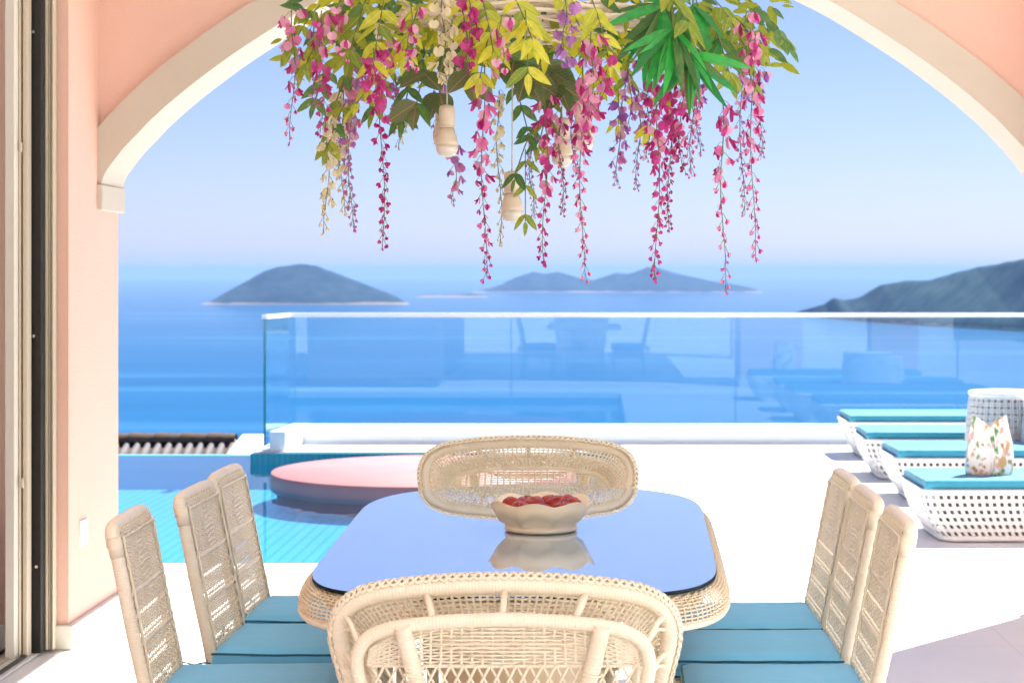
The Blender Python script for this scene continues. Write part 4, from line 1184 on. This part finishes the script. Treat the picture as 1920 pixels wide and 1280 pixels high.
# dense leafy fill over the wicker, too many leaves to tell apart
fillr = random.Random(5)
for key, cnt in (('l_oli', 640), ('l_yel', 560), ('l_drk', 330)):
    mb = MB(); me = LM[key]
    for k in range(cnt):
        rr_ = .70 * fillr.random() ** .55; aa = fillr.uniform(0, 6.283)
        X = rr_ * math.cos(aa); Yv = .62 * rr_ * math.sin(aa) * (1 if key != 'l_yel' else -abs(math.sin(aa)))
        if key == 'l_yel' and (X < -.62 or X > .30): continue
        if key == 'l_oli' and -.12 < X < .18 and fillr.random() < .6: continue
        zz = fillr.uniform(-.02, .26) - .10 * (rr_ / .7) ** 2
        L = fillr.uniform(.035, .072)
        d = Vector((X * 1.2 + fillr.uniform(-.6, .6), -.25 + fillr.uniform(-.6, .5), fillr.uniform(-1.1, .25))).normalized()
        y = Vector((fillr.uniform(-.4, .4), -1, .35)).cross(d).normalized(); z = d.cross(y)
        n0 = len(mb.v); o0 = Vector((X, Yv, zz))
        for v in me.vertices: mb.v.append(o0 + (d * v.co.x + y * v.co.y + z * v.co.z) * L)
        for p in me.polygons: mb.face([n0 + q for q in p.vertices], None, 0, True)
    part('foliage', mb, M[key], chan, kind='stuff')


# blossoms
def blossom_mesh(mat, mat2, seed=0):
    """pea-like floret hanging from the origin, about one unit tall; petals are thin curled sheets"""
    mb = MB(); q = random.Random(seed * 7 + 3)
    def sheet(root, d, side, length, width, curl, m, ruff):
        root = Vector(root); d = Vector(d).normalized(); side = (Vector(side) - d * Vector(side).dot(d)).normalized(); nn = d.cross(side); n = 6
        def fn(i, j):
            u = i / (n - 1); w = width * (math.sin(math.pi * min(1, u * .82 + .06)) ** .6) * (1 + .10 * q.uniform(-1, 1)); sgn = (j - 2) / 2
            return root + d * (u * length) + side * (sgn * w) + nn * (curl * u * u - .30 * width * sgn * sgn + ruff * q.uniform(-1, 1) * u)
        mb.grid(fn, n, 5, m)
    sheet((0, 0, 0), (q.uniform(-.25, .25), .55, -.75), (1, q.uniform(-.3, .3), 0), .66, .44, .28, 0, .05)      # standard, folded back
    sheet((0, 0, -.05), (q.uniform(-.1, .2), -.45, -.8), (1, .5, 0), .70, .21, -.18, 1, .04)                     # wings
    sheet((0, 0, -.05), (q.uniform(-.2, .1), -.55, -.7), (1, -.6, 0), .62, .19, .15, 1, .04)
    sheet((0, 0, -.05), (0, -.25, -.95), (0, 1, .2), .80, .12, .12, 1, .02)                                      # keel
    mb.lathe([(0, -.10), (.06, -.06), (.075, 0), (.04, .06), (0, .08)], 6, m=2)                                  # calyx
    return mb.mesh('blossom', [mat, mat2, M['calyx']])


M['calyx'] = petal('plum_green_calyx', (0.16, 0.05, 0.08), (0.14, 0.13, 0.05), 0.2)
PAIRS = {'mag': [('p_mag', 'p_mag'), ('p_pink', 'p_mag')], 'pink': [('p_pink', 'p_mag'), ('p_pale', 'p_mag'), ('p_pink', 'p_pink')],
         'pale': [('p_pale', 'p_pur'), ('p_pale', 'p_pink')], 'pur': [('p_pur', 'p_pur'), ('p_pale', 'p_pur')], 'cream': [('p_cream', 'p_cream')]}
BM = {k: [blossom_mesh(M[a], M[b], sd * 5 + i) for i, (a, b) in enumerate(v) for sd in range(3)] for k, v in PAIRS.items()}
BUDM = {'mag': M['p_mag'], 'pink': M['p_mag'], 'pale': M['p_pur'], 'pur': M['p_pur'], 'cream': M['p_cream']}
NBL = 0


def strand(px, y0, y1, Y, col, big=.046, frac=.55, dens=1.0, lean=0.0):
    big *= .98; dens *= 1.2
    """one hanging raceme: a stem with large florets above, buds towards the tip"""
    global NBL
    a = loc_at(px - lean, y0, Y); b_ = loc_at(px, y1, Y); L = (a - b_).length
    ph = rnd.uniform(0, 6)
    def P(u):
        p = a.lerp(b_, u); w = .007 * math.sin(3.4 * u * 2 + ph) * min(1, 3 * u)
        return p + Vector((w, .006 * math.sin(2.7 * u * 2 + ph), 0))
    mb = MB(); mb.tube([P(k / 14) for k in range(15)], [.0018 - .0009 * k / 14 for k in range(15)], 5)
    o = part('flower_strand', mb, M['stem'], chan)
    st = MB(); bu = MB(); u = .02; k = 0
    while u < 1.0:
        f = u / max(.01, frac); size = big * (1.0 - .25 * min(1, f)) if u < frac else big * (.52 - .20 * (u - frac) / max(.01, 1 - frac))
        ang = k * 2.4 + rnd.uniform(-.5, .5); out = Vector((math.cos(ang), math.sin(ang) * .8, 0))
        c = P(u); e = c + out * (size * .42 + .004) + Vector((0, 0, -.004)); top = c + out * (size * .2) + Vector((0, 0, .010))
        st.tube([c + Vector((0, 0, .012)), top, e], .0008, 3, cap=False)
        if u < frac and NBL < 300:
            me = rnd.choice(BM[col]); s = size * rnd.uniform(.75, 1.15)
            link('blossom', me, o, e, (rnd.uniform(-.6, .5), rnd.uniform(-.5, .5), ang + math.pi / 2 + rnd.uniform(-.8, .8)), (s, s, s)); NBL += 1
        else:
            s = size * rnd.uniform(.75, 1.1); rx = Matrix.Rotation(ang + rnd.uniform(-1, 1), 3, 'Z') @ Matrix.Rotation(rnd.uniform(-.7, .7), 3, 'X')
            me = BM[col][k % len(BM[col])]; n0 = len(bu.v)
            for v in me.vertices: bu.v.append(e + rx @ (Vector(v.co) * s))
            for p in me.polygons: bu.face([n0 + q for q in p.vertices], None, p.material_index, True)
        step = (size * (.50 if u < frac else .78)) / L / dens; u += step * rnd.uniform(.8, 1.2); k += 1
    part('pedicel', st, M['stem'], o, kind='stuff')
    if bu.v: part('bud_cluster', bu, [M[PAIRS[col][0][0]], BUDM[col], M['calyx']], o, kind='stuff')


ST = [(548, 10, 268, 4.95, 'pink', .042, .62, .75), (603, 20, 252, 4.85, 'mag', .044, .6, 1.0), (612, 210, 438, 4.9, 'cream', .040, .72, .8), (642, 150, 400, 5.05, 'cream', .042, .7, .9),
      (658, 140, 428, 5.0, 'pale', .040, .42, 1.1), (716, 60, 462, 4.8, 'mag', .044, .40, .95), (752, 190, 282, 5.1, 'cream', .034, .4, .8), (668, 60, 260, 5.1, 'pale', .040, .7, .8),
      (822, 130, 282, 5.35, 'pur', .036, .5, 1.0), (851, 270, 382, 5.3, 'pale', .036, .8, .8), (908, 120, 522, 4.72, 'pink', .044, .52, .95), (936, 170, 462, 5.15, 'cream', .030, .5, .7),
      (997, 250, 408, 5.2, 'pale', .026, .2, 1.0), (1022, 170, 498, 4.85, 'mag', .042, .55, .95), (1052, 200, 402, 5.05, 'pink', .032, .3, 1.1), (1092, 120, 522, 4.75, 'pink', .044, .42, .85),
      (1108, 60, 262, 4.65, 'pink', .046, .85, 1.1), (1160, 170, 348, 5.25, 'pur', .036, .75, .8), (1197, 170, 356, 5.2, 'pale', .032, .4, .8), (1232, 130, 526, 4.78, 'mag', .044, .46, 1.15),
      (1256, 150, 432, 5.0, 'mag', .036, .5, 1.1), (1278, 120, 322, 4.95, 'mag', .040, .7, 1.0), (1298, 110, 332, 5.1, 'pink', .034, .5, 1.0), (1356, 190, 548, 4.82, 'pink', .046, .38, .7),
      (1392, 60, 404, 5.05, 'pale', .036, .35, .9), (1412, 50, 484, 4.9, 'pink', .046, .52, .85), (880, -20, 130, 4.68, 'mag', .046, .9, .9), (830, -10, 150, 4.7, 'cream', .044, .95, 1.1),
      (770, 10, 130, 4.7, 'pink', .044, .9, .8), (1060, 0, 120, 4.66, 'pur', .044, .95, 1.0), (940, 30, 130, 4.62, 'pink', .046, .95, .7), (640, -10, 110, 4.75, 'pink', .040, .9, .7),
      (1400, 20, 110, 4.8, 'pink', .044, .95, .7), (1180, 110, 240, 4.85, 'pale', .038, .8, .8), (1130, 100, 200, 4.7, 'mag', .04, .9, .9), (700, 90, 180, 4.7, 'mag', .046, .9, .9),
      (590, 40, 200, 5.2, 'pale', .036, .4, 1.0), (630, 180, 330, 5.15, 'pale', .036, .4, 1.0), (740, 140, 250, 5.2, 'pale', .034, .3, 1.0), (1075, 170, 330, 5.25, 'mag', .032, .3, 1.0), (1215, 160, 300, 5.2, 'pink', .034, .3, 1.0), (1310, 150, 290, 5.2, 'pale', .034, .3, 1.0), (1425, 130, 300, 5.1, 'pale', .034, .3, .9), (850, 20, 160, 4.9, 'cream', .036, .3, 1.1)]
for a in ST: strand(*a)


# pendant bulbs
def pendant(px, ytop, ybot, Y, ycab, lab):
    p = at(px, ybot, Y); t = thing('pendant_bulb', lab, 'light bulb', p, group='unlit bulbs hanging from the chandelier')
    h = .098
    mb = MB(); mb.lathe([(0, 0), (.012, .0012), (.022, .007), (.0285, .018), (.030, .030)], 28); mb.lathe([(.030, .030), (.0298, .031)], 28); part('diffuser', mb, M['frost'], t)
    mb = MB(); mb.lathe([(.0302, .030), (.0295, .042), (.0245, .060), (.0195, .078)], 28); part('bulb_body', mb, M['plastic'], t)
    mb = MB(); mb.lathe([(.0195, .0785), (.0215, .079), (.0215, .127), (.0185, .136), (.006, .140)], 28); mb.lathe([(.0222, .080), (.0222, .084)], 28); part('socket', mb, M['plastic'], t)
    top = at(px, ycab, Y).z - p.z
    mb = MB(); mb.tube([(0, 0, .138), (.001, 0, (.138 + top) / 2), (0, 0, top)], .0022, 6); part('cable', mb, M['cable'], t)


pendant(838, 200, 295, 4.98, 60, 'unlit cream pendant bulb hanging in front of another on a short cable')
pendant(831, 178, 276, 5.32, 60, 'unlit cream pendant bulb half hidden behind its neighbour')
pendant(960, 322, 416, 5.12, 60, 'lowest unlit cream pendant bulb on a long grey cable')
pendant(1054, 225, 314, 5.22, 60, 'unlit cream pendant bulb behind magenta wisteria, the lower of a pair')
pendant(1093, 190, 286, 5.0, 60, 'unlit cream pendant bulb behind pink wisteria, the higher of a pair')

# ------------------------------------------------------------------ haze: pale even air round everything
mb = MB(); mb.box(-46000, 46000, -3500, 61000, SEA - 8, 215)
hz = link('haze', mb.mesh('haze', []))
m = bpy.data.materials.new('sea_haze'); m.use_nodes = True; t = m.node_tree
t.nodes.remove(t.nodes['Principled BSDF'])
pv = t.nodes.new('ShaderNodeVolumePrincipled'); pv.inputs['Density'].default_value = 3.3e-5; pv.inputs['Color'].default_value = (0.23, 0.40, 0.68, 1)
t.links.new(pv.outputs[0], t.nodes['Material Output'].inputs['Volume'])
hz.data.materials.append(m); hz['kind'] = 'stuff'
